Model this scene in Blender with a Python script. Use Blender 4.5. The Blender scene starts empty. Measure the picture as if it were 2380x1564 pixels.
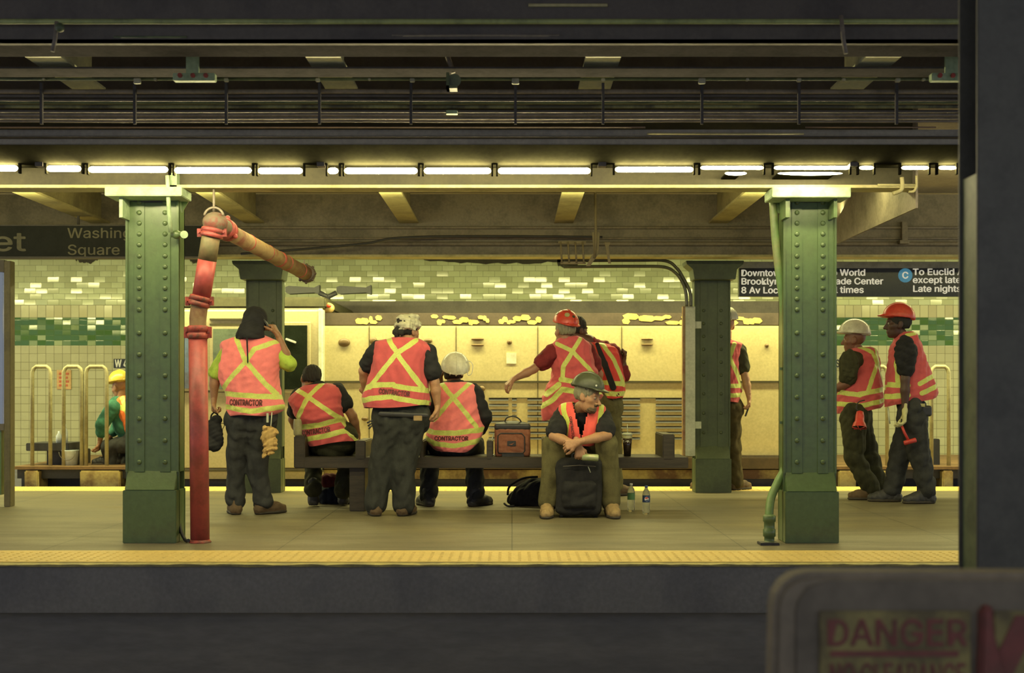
import bpy, bmesh, math, random
import numpy as np
from mathutils import Vector, Matrix
from mathutils.bvhtree import BVHTree

SC = bpy.context.scene
COL = SC.collection
# ---------------------------------------------------------------- camera
FPX, CX, HY, CZ = 2820.0, 1190.0, 905.0, 1.04     # focal length in px, principal column, horizon row, eye height
cam_d = bpy.data.cameras.new('camera')
cam_d.sensor_width = 36.0
cam_d.lens = FPX / 2380.0 * 36.0
cam_d.shift_y = (HY - 782.0) / 2380.0
cam_d.clip_start = 0.05
cam_d.dof.use_dof = True
cam_d.dof.focus_distance = 9.8
cam_d.dof.aperture_fstop = 2.8
cam = bpy.data.objects.new('camera', cam_d)
COL.objects.link(cam)
cam.location = (0, 0, CZ)
cam.rotation_euler = (math.radians(90), 0, 0)
SC.camera = cam
# ---------------------------------------------------------------- world, big lights, exposure
w = bpy.data.worlds.new('world'); SC.world = w
w.use_nodes = True
w.node_tree.nodes['Background'].inputs[0].default_value = (0.54, 0.575, 0.70, 1)  # bluish ambient fill added to lift the dark areas
w.node_tree.nodes['Background'].inputs[1].default_value = 1.0
SC.view_settings.view_transform = 'Standard'
SC.view_settings.look = 'None'
SC.view_settings.exposure = 0.0
SC.view_settings.gamma = 1.0
SC.view_settings.use_curve_mapping = False
LAMP = (1.0, 0.93, 0.385)

def area(name, loc, rot, sx, sy, power, color=LAMP, label=None):
    l = bpy.data.lights.new(name, 'AREA'); l.shape = 'RECTANGLE'
    l.size = sx; l.size_y = sy; l.energy = power; l.color = color
    o = bpy.data.objects.new(name, l); COL.objects.link(o)
    o.location = loc; o.rotation_euler = rot
    return o
# fluorescent strip above the far platform edge (behind the far girder)
area('far_strip_light', (0, 12.95, 2.62), (math.radians(12), 0, 0), 26, 0.10, 1150)
# unseen fill strips added behind the near girder to light platform and ceiling
area('platform_fill_light', (0, 8.75, 2.60), (math.radians(0), 0, 0), 16, 0.10, 170)
area('ceiling_fill_uplight', (0, 9.9, 2.50), (math.radians(160), 0, 0), 14, 0.10, 85)
# strip over the photographer's own platform
area('near_strip_light', (0, 1.2, 2.75), (math.radians(0), 0, 0), 10, 0.10, 22)

# ---------------------------------------------------------------- helpers
def P(px, py, d):
    s = FPX / d
    return Vector(((px - CX) / s, d, CZ + (HY - py) / s))

def tag(o, label=None, cat=None, group=None, kind=None):
    if label: o['label'] = label
    if cat: o['category'] = cat
    if group: o['group'] = group
    if kind: o['kind'] = kind
    return o

def link(name, me, mats, parent=None, smooth=False):
    o = bpy.data.objects.new(name, me); COL.objects.link(o)
    for m in (mats if isinstance(mats, (list, tuple)) else [mats]):
        if m and m.name not in [x.name for x in me.materials if x]: me.materials.append(m)
    if smooth:
        me.polygons.foreach_set('use_smooth', [True] * len(me.polygons))
    if parent is not None:
        o.parent = parent
        me.transform(Matrix.Translation(-parent_origin(parent)))
    return o

def parent_origin(p):
    v = Vector((0, 0, 0))
    while p is not None:
        v += p.location; p = p.parent
    return v

def empty(name, loc, label, cat, group=None):
    o = bpy.data.objects.new(name, None); COL.objects.link(o)
    o.location = loc; o.empty_display_size = 0.1
    return tag(o, label, cat, group)

def copy_tree(o, parent=None):
    c = o.copy(); COL.objects.link(c)
    if parent is not None: c.parent = parent
    for ch in list(o.children): copy_tree(ch, c)
    return c

class MB:
    def __init__(s): s.v = []; s.f = []; s.sm = []
    def add(s, vs, fs, sm=False):
        n = len(s.v); s.v += [tuple(v) for v in vs]
        s.f += [tuple(i + n for i in f) for f in fs]; s.sm += [sm] * len(fs)
        return s
    def box(s, x0, x1, y0, y1, z0, z1):
        v = [(x, y, z) for x in (x0, x1) for y in (y0, y1) for z in (z0, z1)]
        return s.add(v, [(0, 1, 3, 2), (4, 6, 7, 5), (0, 4, 5, 1), (2, 3, 7, 6), (0, 2, 6, 4), (1, 5, 7, 3)])
    def pbox(s, px0, py0, px1, py1, d0, d1):      # a box whose front face is seen at these pixels at distance d0
        a = P(px0, py0, d0); b = P(px1, py1, d0)
        return s.box(min(a.x, b.x), max(a.x, b.x), d0, d1, min(a.z, b.z), max(a.z, b.z))
    def obox(s, c, half, M):
        c = Vector(c); v = []
        for x in (-1, 1):
            for y in (-1, 1):
                for z in (-1, 1): v.append(c + M @ Vector((x * half[0], y * half[1], z * half[2])))
        return s.add(v, [(0, 1, 3, 2), (4, 6, 7, 5), (0, 4, 5, 1), (2, 3, 7, 6), (0, 2, 6, 4), (1, 5, 7, 3)])
    def ring_frame(s, t):
        t = t.normalized(); u = Vector((0, 0, 1)) if abs(t.z) < 0.9 else Vector((0, 1, 0))
        a = t.cross(u).normalized(); return a, t.cross(a).normalized()
    def loft(s, rings, cap=True, sm=True):
        n = len(rings[0]); vs = [p for r in rings for p in r]; fs = []
        for i in range(len(rings) - 1):
            for j in range(n):
                k = (j + 1) % n
                fs.append((i * n + j, i * n + k, (i + 1) * n + k, (i + 1) * n + j))
        m = len(s.v); s.add(vs, fs, sm)
        if cap:
            s.f += [tuple(m + j for j in range(n))[::-1], tuple(m + (len(rings) - 1) * n + j for j in range(n))]; s.sm += [False, False]
        return s
    def cyl(s, a, b, r, r2=None, n=16, cap=True):
        a = Vector(a); b = Vector(b); r2 = r if r2 is None else r2
        u, w_ = s.ring_frame(b - a); R = []
        for c, q in ((a, r), (b, r2)):
            R.append([c + u * math.cos(2 * math.pi * j / n) * q + w_ * math.sin(2 * math.pi * j / n) * q for j in range(n)])
        return s.loft(R, cap)
    def tube(s, pts, r, n=10, cap=True):
        pts = [Vector(p) for p in pts]; R = []
        t = (pts[1] - pts[0]).normalized(); u, w_ = s.ring_frame(t)
        for i, p in enumerate(pts):
            a = pts[max(0, i - 1)]; b = pts[min(len(pts) - 1, i + 1)]
            t2 = (b - a).normalized()
            u = (u - t2 * u.dot(t2)).normalized(); w_ = t2.cross(u).normalized()
            q = r[i] if isinstance(r, (list, tuple)) else r
            R.append([p + u * math.cos(2 * math.pi * j / n) * q + w_ * math.sin(2 * math.pi * j / n) * q for j in range(n)])
        return s.loft(R, cap)
    def lathe(s, base, axis, prof, n=20, cap=True):
        base = Vector(base); t = Vector(axis).normalized(); u, w_ = s.ring_frame(t); R = []
        for r, h in prof:
            R.append([base + t * h + (u * math.cos(2 * math.pi * j / n) + w_ * math.sin(2 * math.pi * j / n)) * max(r, 1e-4) for j in range(n)])
        return s.loft(R, cap)
    def ell(s, c, r, M=None, nu=16, nv=10):
        c = Vector(c); r = (r, r, r) if isinstance(r, (int, float)) else r; R = []
        for i in range(nv + 1):
            ph = math.pi * (i / nv - 0.5); q = max(math.cos(ph), 1e-3); z = math.sin(ph)
            row = []
            for j in range(nu):
                p = Vector((r[0] * q * math.cos(2 * math.pi * j / nu), r[1] * q * math.sin(2 * math.pi * j / nu), r[2] * z))
                row.append(c + (M @ p if M else p))
            R.append(row)
        return s.loft(R, True)
    def prism(s, poly, dirv):                     # poly: list of 3-D points, extruded by dirv
        dirv = Vector(dirv); n = len(poly); poly = [Vector(p) for p in poly]
        vs = poly + [p + dirv for p in poly]
        fs = [tuple(range(n))[::-1], tuple(range(n, 2 * n))] + [(j, (j + 1) % n, n + (j + 1) % n, n + j) for j in range(n)]
        return s.add(vs, fs)
    def build(s, name, m, parent=None, bevel=0.0, seg=2):
        me = bpy.data.meshes.new(name)
        me.from_pydata([tuple(v) for v in s.v], [], s.f)
        me.polygons.foreach_set('use_smooth', s.sm)
        bm = bmesh.new(); bm.from_mesh(me); bmesh.ops.recalc_face_normals(bm, faces=bm.faces[:])
        if bevel > 0:
            ed = [e for e in bm.edges if len(e.link_faces) == 2 and e.calc_face_angle(0) > 0.6]
            bmesh.ops.bevel(bm, geom=ed, offset=bevel, segments=seg, affect='EDGES', clamp_overlap=True)
        bm.to_mesh(me); bm.free()
        return link(name, me, m, parent)

def arc(c, r, a0, a1, n, ax=0):      # helper: points on an arc in the XZ plane
    c = Vector(c)
    return [c + Vector((math.cos(a), 0, math.sin(a))) * r for a in [a0 + (a1 - a0) * i / n for i in range(n + 1)]]

def smooth_path(pts, n=6):
    pts = [Vector(p) for p in pts]; q = [pts[0]] + pts + [pts[-1]]; out = []
    for i in range(1, len(q) - 2):
        for k in range(n):
            t = k / n
            a, b, c, d = q[i - 1], q[i], q[i + 1], q[i + 2]
            out.append(0.5 * ((2 * b) + (c - a) * t + (2 * a - 5 * b + 4 * c - d) * t * t + (3 * b - a - 3 * c + d) * t ** 3))
    out.append(pts[-1]); return out

FONTS = []
def sign_font():
    # the plain grotesque that ships inside Blender, if present; otherwise Blender's built-in face
    if not FONTS:
        f = None
        try:
            import os
            p = os.path.join(bpy.utils.resource_path('LOCAL'), 'datafiles', 'fonts', 'Inter.woff2')
            if os.path.exists(p): f = bpy.data.fonts.load(p)
        except Exception: f = None
        FONTS.append(f)
    return FONTS[0]

def text_mesh(body, size, bold=0.0, align='LEFT', spacing=1.0, line=0.8):
    cu = bpy.data.curves.new('txt', 'FONT'); cu.body = body
    if sign_font(): cu.font = sign_font()
    cu.size = size; cu.align_x = align
    cu.offset = 0.0 if sign_font() else bold; cu.space_character = spacing; cu.space_line = line; cu.resolution_u = 4
    o = bpy.data.objects.new('txt', cu); COL.objects.link(o)
    bpy.context.view_layer.update()
    me = bpy.data.meshes.new_from_object(o.evaluated_get(bpy.context.evaluated_depsgraph_get()))
    bpy.data.objects.remove(o); bpy.data.curves.remove(cu)
    if sign_font() and bold > 0:          # heavier strokes: the same outline laid down a few times, slightly apart
        bm = bmesh.new(); b = size * bold * 0.9
        for k, (dx, dy) in enumerate(((-b, 0), (b, 0), (0, -b * .7), (0, b * .7))):
            n0 = len(bm.verts); bm.from_mesh(me); bm.verts.ensure_lookup_table()
            for v in bm.verts[n0:]: v.co.x += dx; v.co.y += dy; v.co.z += (k + 1) * 0.0005
        bm.to_mesh(me); bm.free()
    return me

CAPH = []
def cap_height():
    if not CAPH:
        m_ = text_mesh('H', 1.0); CAPH.append(max(v.co.y for v in m_.vertices)); bpy.data.meshes.remove(m_)
    return CAPH[0]

def flat_text(name, body, px, py, hpx, d, m, parent, bold=0.0, align='LEFT', wpx=None, thick=0.002, line=0.8):
    """lettering on a plane facing the tracks; hpx = cap height, wpx = wanted width"""
    me = text_mesh(body, 1.0, bold, align, line=line)
    xs = [v.co.x for v in me.vertices]; s = FPX / d; cap = cap_height()
    kz = hpx / s / cap; kx = kz if wpx is None else wpx / s / (max(xs) - min(xs))
    o0 = P(px, py, d)
    bm = bmesh.new(); bm.from_mesh(me)
    for v in bm.verts: v.co = Vector((o0.x + v.co.x * kx, d - v.co.z * 0.5, o0.z + v.co.y * kz))
    bmesh.ops.triangulate(bm, faces=bm.faces[:]); bmesh.ops.split_edges(bm, edges=bm.edges[:]); bm.normal_update()
    for i, f in enumerate(bm.faces):      # no two strokes share exactly the same plane, all face the viewer's side
        for v in f.verts: v.co.y -= (i % 29) * 0.00002
        if f.normal.y > 0: f.normal_flip()
    bm.to_mesh(me); bm.free()
    return link(name, me, m, parent)

# ---------------------------------------------------------------- materials
MATS = {}
class NT:
    def __init__(s, m):
        s.t = m.node_tree; s.n = s.t.nodes; s.bs = s.n['Principled BSDF']
    def new(s, typ, **kw):
        n = s.n.new(typ)
        for k, v in kw.items(): setattr(n, k, v)
        return n
    def l(s, a, b): s.t.links.new(a, b)
    def math(s, op, a, b=None, c=None, clamp=False):
        n = s.new('ShaderNodeMath', operation=op); n.use_clamp = clamp
        for i, x in enumerate((a, b, c)):
            if x is None: continue
            if isinstance(x, (int, float)): n.inputs[i].default_value = x
            else: s.l(x, n.inputs[i])
        return n.outputs[0]
    def mix(s, f, a, b):
        n = s.new('ShaderNodeMix', data_type='RGBA')
        for i, x in ((0, f), (6, a), (7, b)):
            if isinstance(x, (int, float)): n.inputs[i].default_value = x
            elif isinstance(x, (tuple, list)): n.inputs[i].default_value = (*x[:3], 1)
            else: s.l(x, n.inputs[i])
        return n.outputs[2]
    def coord(s): return s.new('ShaderNodeTexCoord').outputs['Object']
    def noise(s, vec, scale, detail=3, rough=0.55):
        n = s.new('ShaderNodeTexNoise'); n.inputs['Scale'].default_value = scale
        n.inputs['Detail'].default_value = detail; n.inputs['Roughness'].default_value = rough
        s.l(vec, n.inputs['Vector']); return n.outputs['Fac']
    def mapr(s, x, a, b, c, d):
        n = s.new('ShaderNodeMapRange'); s.l(x, n.inputs[0])
        for i, v in enumerate((a, b, c, d)): n.inputs[i + 1].default_value = v
        return n.outputs[0]
    def bump(s, h, strength=0.3, dist=0.01):
        n = s.new('ShaderNodeBump'); n.inputs['Strength'].default_value = strength
        n.inputs['Distance'].default_value = dist; s.l(h, n.inputs['Height'])
        s.l(n.outputs[0], s.bs.inputs['Normal']); return n

def mat(name, col, rough=0.6, metal=0.0, col2=None, scale=6.0, thr=(0.45, 0.65), bump=0.15, bscale=40.0, emit=None, spec=0.5, scoord=None, coat=0.0):
    if name in MATS: return MATS[name]
    m = bpy.data.materials.new(name); m.use_nodes = True; t = NT(m); MATS[name] = m
    co = t.coord()
    if scoord:
        mp = t.new('ShaderNodeMapping'); mp.inputs['Scale'].default_value = scoord; t.l(co, mp.inputs[0]); co = mp.outputs[0]
    if col2 is None: col2 = tuple(c * 0.72 for c in col)
    f = t.mapr(t.noise(co, scale, 5, 0.6), thr[0], thr[1], 0, 1)
    c = t.mix(f, col, col2)
    fine = t.noise(co, bscale, 3)
    c2 = t.mix(t.mapr(fine, 0.3, 0.7, 0.0, 0.18), c, (0, 0, 0))
    t.l(c2, t.bs.inputs['Base Color'])
    t.bs.inputs['Roughness'].default_value = rough; t.bs.inputs['Metallic'].default_value = metal
    t.bs.inputs['Specular IOR Level'].default_value = spec
    if coat: t.bs.inputs['Coat Weight'].default_value = coat; t.bs.inputs['Coat Roughness'].default_value = 0.15
    if bump: t.bump(fine, bump, 0.004)
    if emit:
        t.bs.inputs['Emission Color'].default_value = (*emit[0], 1); t.bs.inputs['Emission Strength'].default_value = emit[1]
    return m

def tile_mat(name, tw, th, bond, ca, cb, mortar=(0.16, 0.15, 0.09), gap=0.006, tilt=0.035, rough=0.12, ramp=(0.35, 0.65), z0=0.0):
    m = bpy.data.materials.new(name); m.use_nodes = True; t = NT(m)
    sp = t.new('ShaderNodeSeparateXYZ'); t.l(t.coord(), sp.inputs[0])
    v = t.math('DIVIDE', t.math('SUBTRACT', sp.outputs[2], z0), th)
    row = t.math('FLOOR', v)
    u = t.math('ADD', t.math('DIVIDE', sp.outputs[0], tw), t.math('MULTIPLY', t.math('MODULO', row, 2.0), bond))
    cell = t.math('FLOOR', u)
    fu = t.math('FRACT', u); fv = t.math('FRACT', v)
    eu = t.math('MULTIPLY', t.math('MINIMUM', fu, t.math('SUBTRACT', 1.0, fu)), tw)
    ev = t.math('MULTIPLY', t.math('MINIMUM', fv, t.math('SUBTRACT', 1.0, fv)), th)
    e = t.math('MINIMUM', eu, ev)
    mort = t.math('LESS_THAN', e, gap / 2)
    cmb = t.new('ShaderNodeCombineXYZ'); t.l(cell, cmb.inputs[0]); t.l(row, cmb.inputs[1])
    wn = t.new('ShaderNodeTexWhiteNoise', noise_dimensions='3D'); t.l(cmb.outputs[0], wn.inputs['Vector'])
    c = t.mix(t.mapr(wn.outputs['Value'], ramp[0], ramp[1], 0, 1), ca, cb)
    dirt = t.noise(t.coord(), 1.7, 5, 0.65)
    c = t.mix(t.mapr(dirt, 0.5, 0.75, 0, 0.45), c, tuple(x * 0.55 for x in ca))
    c = t.mix(mort, c, mortar); t.l(c, t.bs.inputs['Base Color'])
    t.l(t.mapr(mort, 0, 1, rough, 0.8), t.bs.inputs['Roughness'])
    vm = t.new('ShaderNodeVectorMath', operation='SUBTRACT'); t.l(wn.outputs['Color'], vm.inputs[0]); vm.inputs[1].default_value = (0.5, 0.5, 0.5)
    vs = t.new('ShaderNodeVectorMath', operation='SCALE'); t.l(vm.outputs[0], vs.inputs[0]); vs.inputs['Scale'].default_value = tilt
    g = t.new('ShaderNodeNewGeometry')
    va = t.new('ShaderNodeVectorMath', operation='ADD'); t.l(g.outputs['Normal'], va.inputs[0]); t.l(vs.outputs[0], va.inputs[1])
    nn = t.new('ShaderNodeVectorMath', operation='NORMALIZE'); t.l(va.outputs[0], nn.inputs[0])
    b = t.bump(t.mapr(e, 0, gap, 0, 1), 0.25, 0.003); t.l(nn.outputs[0], b.inputs['Normal'])
    return m

M = {}
M['green'] = mat('green_paint', (0.105, 0.168, 0.062), 0.38, coat=0.3, col2=(0.085, 0.105, 0.048), scale=3.0, thr=(0.5, 0.8), bump=0.25, bscale=30)
M['dark_green'] = mat('dark_green_paint', (0.02, 0.055, 0.03), 0.5, col2=(0.012, 0.03, 0.02))
M['pale_green'] = mat('pale_green_paint', (0.42, 0.55, 0.33), 0.6, col2=(0.26, 0.36, 0.2), scale=9, bump=0.5)
M['cream'] = mat('cream_paint', (0.55, 0.50, 0.24), 0.6, col2=(0.36, 0.33, 0.15), scale=4, bump=0.3)
M['ceiling'] = mat('sooty_brown_ceiling', (0.42, 0.36, 0.27), 0.85, col2=(0.32, 0.27, 0.20), scale=1.5)
M['steel'] = mat('dark_sooty_steel', (0.13, 0.115, 0.095), 0.6, col2=(0.09, 0.08, 0.07), scale=4)
M['steel2'] = mat('brown_dusty_steel', (0.27, 0.23, 0.17), 0.6, col2=(0.18, 0.155, 0.115), scale=5)
M['tray'] = mat('dark_tray_steel', (0.10, 0.095, 0.095), 1.0, col2=(0.075, 0.073, 0.072), spec=0.0)
M['pipe'] = mat('old_green_pipe', (0.16, 0.2, 0.09), 0.5, col2=(0.08, 0.11, 0.05), scale=7)
M['black'] = mat('black_steel', (0.045, 0.045, 0.05), 0.5)
M['red'] = mat('red_pipe_paint', (0.46, 0.085, 0.075), 0.42, col2=(0.26, 0.06, 0.05), scale=6, bump=0.3)
M['rust'] = mat('dusty_rusty_pipe', (0.30, 0.20, 0.09), 0.6, col2=(0.22, 0.085, 0.045), scale=9, bump=0.4)
M['coupling'] = mat('dull_red_coupling', (0.42, 0.07, 0.05), 0.5, col2=(0.16, 0.06, 0.04), scale=22, bump=0.5)
M['yellow'] = mat('yellow_loco_paint', (0.57, 0.49, 0.26), 0.42, col2=(0.50, 0.425, 0.22), scale=1.6, bump=0.05, thr=(0.4, 0.8))
M['palecab'] = mat('pale_cab_paint', (0.50, 0.435, 0.265), 0.4, col2=(0.44, 0.385, 0.23), scale=2.0, bump=0.05)
M['bench'] = mat('dark_varnished_wood', (0.058, 0.046, 0.032), 0.5, col2=(0.036, 0.029, 0.021), scale=5, scoord=(0.6, 6, 6), bump=0.3)
M['white'] = mat('white_enamel', (0.75, 0.75, 0.70), 0.4)
M['offwhite'] = mat('grubby_white', (0.55, 0.58, 0.45), 0.5, col2=(0.42, 0.45, 0.33))
M['signblack'] = mat('sign_black', (0.018, 0.022, 0.018), 0.25, bump=0.02)
M['rubber'] = mat('black_rubber', (0.035, 0.035, 0.04), 0.5)
def slot_mats(o, mats, fn):
    me = o.data
    for m in mats:
        if m.name not in [x.name for x in me.materials]: me.materials.append(m)
    for p in me.polygons: p.material_index = fn(p.center)
# ================================================================ STRUCTURE
XW = 9.5
# ---- platform floor
def floor_mat():
    m = bpy.data.materials.new('worn_concrete'); m.use_nodes = True; t = NT(m)
    co = t.coord(); mp = t.new('ShaderNodeMapping'); mp.inputs['Scale'].default_value = (0.35, 1.2, 1); t.l(co, mp.inputs[0])
    a = t.noise(mp.outputs[0], 2.2, 6, 0.65); b = t.noise(co, 60, 3)
    c = t.mix(t.mapr(a, 0.35, 0.68, 0, 1), (0.215, 0.185, 0.115), (0.125, 0.11, 0.07))
    c = t.mix(t.mapr(b, 0.3, 0.75, 0, 0.4), c, (0.05, 0.045, 0.03))
    sp = t.new('ShaderNodeSeparateXYZ'); t.l(co, sp.inputs[0])
    def joint(o, step, w_):
        f = t.math('FRACT', t.math('DIVIDE', o, step)); f = t.math('MINIMUM', f, t.math('SUBTRACT', 1.0, f))
        return t.math('LESS_THAN', f, w_ / step)
    j = t.math('MAXIMUM', joint(sp.outputs[0], 1.52, 0.004), joint(sp.outputs[1], 1.45, 0.006))
    c = t.mix(t.math('MULTIPLY', j, 0.75), c, (0.02, 0.02, 0.015))
    t.l(c, t.bs.inputs['Base Color'])
    t.l(t.mapr(a, 0.3, 0.7, 0.38, 0.62), t.bs.inputs['Roughness'])
    t.bump(b, 0.25, 0.004); return m
FL = floor_mat()
EDGE0, EDGE1 = 7.24, 13.03
o = MB().box(-XW, XW, EDGE0 + 0.60, EDGE1 - 0.60, -0.30, 0.0).build('floor', FL); tag(o, kind='structure')
o = MB().box(-XW, XW, EDGE0 + 0.04, EDGE0 + 0.60, -0.30, -0.012).box(-XW, XW, EDGE1 - 0.60, EDGE1 - 0.04, -0.30, -0.012).build('floor_edge_slab', mat('sooty_slab_edge', (0.24, 0.235, 0.235), 0.8, col2=(0.18, 0.18, 0.19), scale=2.0)); tag(o, kind='structure')

def tactile_mat():
    m = bpy.data.materials.new('yellow_tactile'); m.use_nodes = True; t = NT(m)
    co = t.coord(); a = t.noise(co, 5, 5, 0.7); b = t.noise(co, 45, 3)
    c = t.mix(t.mapr(a, 0.45, 0.7, 0, 0.5), (0.62, 0.455, 0.15), (0.46, 0.35, 0.12))
    c = t.mix(t.mapr(b, 0.45, 0.8, 0, 0.35), c, (0.25, 0.17, 0.05))
    t.l(c, t.bs.inputs['Base Color']); t.bs.inputs['Roughness'].default_value = 0.55; t.bump(b, 0.3, 0.003); return m
TAC = tactile_mat()
def tactile_strip(name, y0, y1, n, label, domes):
    """a row of yellow panels with rows of truncated domes"""
    root = empty(name, (0, y0, 0), label, 'tactile strip')
    b = MB().box(-XW, XW, y0, y1, -0.012, 0.0); b.build('panel', TAC, root)
    dm = MB(); st = 0.061
    rows = int((y1 - y0 - 0.03) / st); k0 = int(XW * 2 / st)
    vs, fs = [], []
    for r_ in range(rows):
        for k in range(k0):
            x = -XW + (k + 0.5) * st; y = y0 + 0.045 + r_ * st
            if abs(x) > 0.45 * y + 0.2: continue
            n0 = len(vs); q = 6
            for rr, z in ((0.0125, 0.0), (0.008, 0.0042)):
                for j in range(q): vs.append((x + rr * math.cos(2 * math.pi * j / q), y + rr * math.sin(2 * math.pi * j / q), z))
            fs.append(tuple(n0 + q + j for j in range(q)))
            for j in range(q): fs.append((n0 + j, n0 + (j + 1) % q, n0 + q + (j + 1) % q, n0 + q + j))
    dm.add(vs, fs); o2 = dm.build('domes', TAC, root); o2['kind'] = 'stuff'
    return root
tactile_strip('tactile_strip', EDGE0 + 0.085, EDGE0 + 0.60, 9, 'yellow bumpy warning strip along the near edge of the platform', True)
tactile_strip('tactile_strip', EDGE1 - 0.60, EDGE1 - 0.04, 9, 'yellow bumpy warning strip along the far edge, beside the work train', True)
# worn yellow-painted nosing boards
m_nose = mat('worn_yellow_nosing', (0.42, 0.36, 0.12), 0.6, col2=(0.24, 0.21, 0.09), scale=7, thr=(0.42, 0.6), bump=0.5)
rnd = random.Random(3)
def nosing(y0, y1, z1, label):
    vs, fs = [], []; n = 240
    for i in range(n + 1):
        x = -XW + 2 * XW * i / n; j = rnd.uniform(-0.004, 0.005) + 0.005 * math.sin(x * 1.3)
        vs += [(x, y0 + (j if y0 < 10 else 0), z1 + rnd.uniform(-0.004, 0.002)), (x, y1, z1), (x, y1, z1 - 0.012), (x, y0 + (j if y0 < 10 else 0), z1 - 0.012 + rnd.uniform(-0.004, 0.002))]
    for i in range(n):
        for k in range(4): fs.append((4 * i + k, 4 * i + (k + 1) % 4, 4 * i + 4 + (k + 1) % 4, 4 * i + 4 + k))
    b = MB().add(vs, fs); return tag(b.build('trim_1' if y0 < 10 else 'trim_2', m_nose), label, None, None, 'structure')
nosing(EDGE0, EDGE0 + 0.085, -0.004, None); nosing(EDGE1 - 0.04, EDGE1, -0.004, None)

# ---- platform walls down to the trackbeds, trackbeds, photographer's platform edge
m_under = mat('sooty_platform_wall', (0.26, 0.25, 0.25), 0.8, col2=(0.19, 0.19, 0.20), scale=2.0, thr=(0.35, 0.7), bump=0.4, bscale=14, scoord=(0.5, 1, 2))
o = MB().box(-XW, XW, EDGE0 + 0.22, EDGE0 + 0.36, -1.25, -0.28).build('wall_platform_near', m_under); tag(o, kind='structure')
o = MB().box(-XW, XW, EDGE1 - 0.36, EDGE1 - 0.22, -1.25, -0.28).build('wall_platform_far', m_under); tag(o, kind='structure')
o = MB().box(-XW, XW, 4.6, EDGE0 + 0.22, -1.35, -1.25).build('floor_near_trackbed', m_under); tag(o, kind='structure')
o = MB().box(-XW, XW, EDGE1 - 0.22, 16.4, -1.35, -1.25).build('floor_far_trackbed', m_under); tag(o, kind='structure')
o = MB().box(-XW, XW, -1.5, 4.42, -0.30, 0.0).build('floor_opposite_platform', FL); tag(o, kind='structure')
o = MB().box(-XW, XW, 4.30, 4.42, -1.35, -0.30).build('wall_opposite_platform', m_under); tag(o, kind='structure')
# overhang lip and a cable ledge under the near platform edge
o = MB().box(-XW, XW, EDGE0 + 0.17, EDGE0 + 0.22, -0.29, -0.20).build('trim_3', m_under); tag(o, kind='structure')

# ---- tiled wall behind the far track
DW = 16.4; sw = FPX / DW
def wz(py): return CZ + (HY - py) / sw
zs = [-1.3, wz(1086), wz(803), wz(738), wz(709), 3.35]
vs, fs = [], []
for z in zs: vs += [(-XW, DW, z), (XW, DW, z)]
for i in range(5): fs.append((2 * i, 2 * i + 1, 2 * i + 3, 2 * i + 2))
vs += [(-XW, DW + 0.3, zs[0]), (XW, DW + 0.3, zs[0]), (-XW, DW + 0.3, zs[-1]), (XW, DW + 0.3, zs[-1])]
fs += [(12, 14, 15, 13), (10, 11, 15, 14), (0, 12, 13, 1)]
sq = 19.35 / sw
M['tile_base'] = m_under
M['tile_low'] = tile_mat('white_square_tiles', sq, sq, 0.0, (0.41, 0.40, 0.235), (0.37, 0.36, 0.205), z0=wz(803) % sq, tilt=0.03, rough=0.2)
M['tile_green'] = tile_mat('green_band_tiles', sq, sq * 0.62, 0.0, (0.06, 0.135, 0.038), (0.33, 0.40, 0.22), mortar=(0.06, 0.12, 0.05), z0=wz(803) % (sq * 0.62), tilt=0.16, rough=0.10, ramp=(0.70, 0.95))
M['tile_row'] = tile_mat('cream_upright_tiles', sq, wz(709) - wz(738), 0.0, (0.52, 0.51, 0.30), (0.46, 0.43, 0.24), z0=wz(738), tilt=0.05, rough=0.15)
M['tile_up'] = tile_mat('cream_running_bond_tiles', 27.0 / sw, 13.2 / sw, 0.5, (0.60, 0.66, 0.40), (0.50, 0.54, 0.32), mortar=(0.26, 0.28, 0.16), z0=wz(709) % (13.2 / sw), tilt=0.075, rough=0.08, gap=0.005)
b = MB().add(vs, fs); o = b.build('wall_back', M['tile_base']); tag(o, kind='structure')
mm = [M['tile_base'], M['tile_low'], M['tile_green'], M['tile_row'], M['tile_up']]
slot_mats(o, mm, lambda c: max(0, sum(1 for z in zs[:-1] if c.z > z) - 1) if c.y < DW + 0.01 else 0)

# ---- ceilings
o = MB().box(-XW, XW, 8.19, 11.9, 2.96, 3.3).build('ceiling', M['ceiling']); tag(o, kind='structure')
o = MB().box(-XW, XW, 3.6, 8.19, 3.30, 3.45).build('ceiling_near_track', M['ceiling']); tag(o, kind='structure')
o = MB().box(-XW, XW, -1.5, 3.6, 3.05, 3.45).build('ceiling_opposite_platform', M['ceiling']); tag(o, kind='structure')
o = MB().box(-XW, XW, 11.9, 16.7, 3.30, 3.45).build('ceiling_far_track', M['ceiling']); tag(o, kind='structure')

# ---- near girder over the platform edge columns
XG = P(2133, 500, 8.1).x
g = empty('girder', (0, 8.1, 2.39), 'long cream painted steel girder resting on the two near green columns', 'girder')
d = 8.09
MB().box(-XW, XG, d, d + 0.19, 2.385, 2.405).build('bottom_flange', M['cream'], g, 0.003)
MB().box(-XW, XG, d + 0.07, d + 0.09, 2.405, 2.94).build('web', mat('olive_girder_web', (0.075, 0.068, 0.032), 0.7, col2=(0.05, 0.045, 0.022), scale=3), g)
MB().box(-XW, XG, d, d + 0.19, 2.93, 2.945).build('top_flange', M['cream'], g)
MB().box(XG - 0.015, XG, d + 0.005, 11.7, 2.25, 2.94).build('end_plate', M['steel2'], g)
# a stiffener plate of the girder above each column
for px in (403,):
    MB().pbox(px - 8, 402, px + 8, 434, d, d + 0.07).build('stiffener', M['pale_green'], g)

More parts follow.
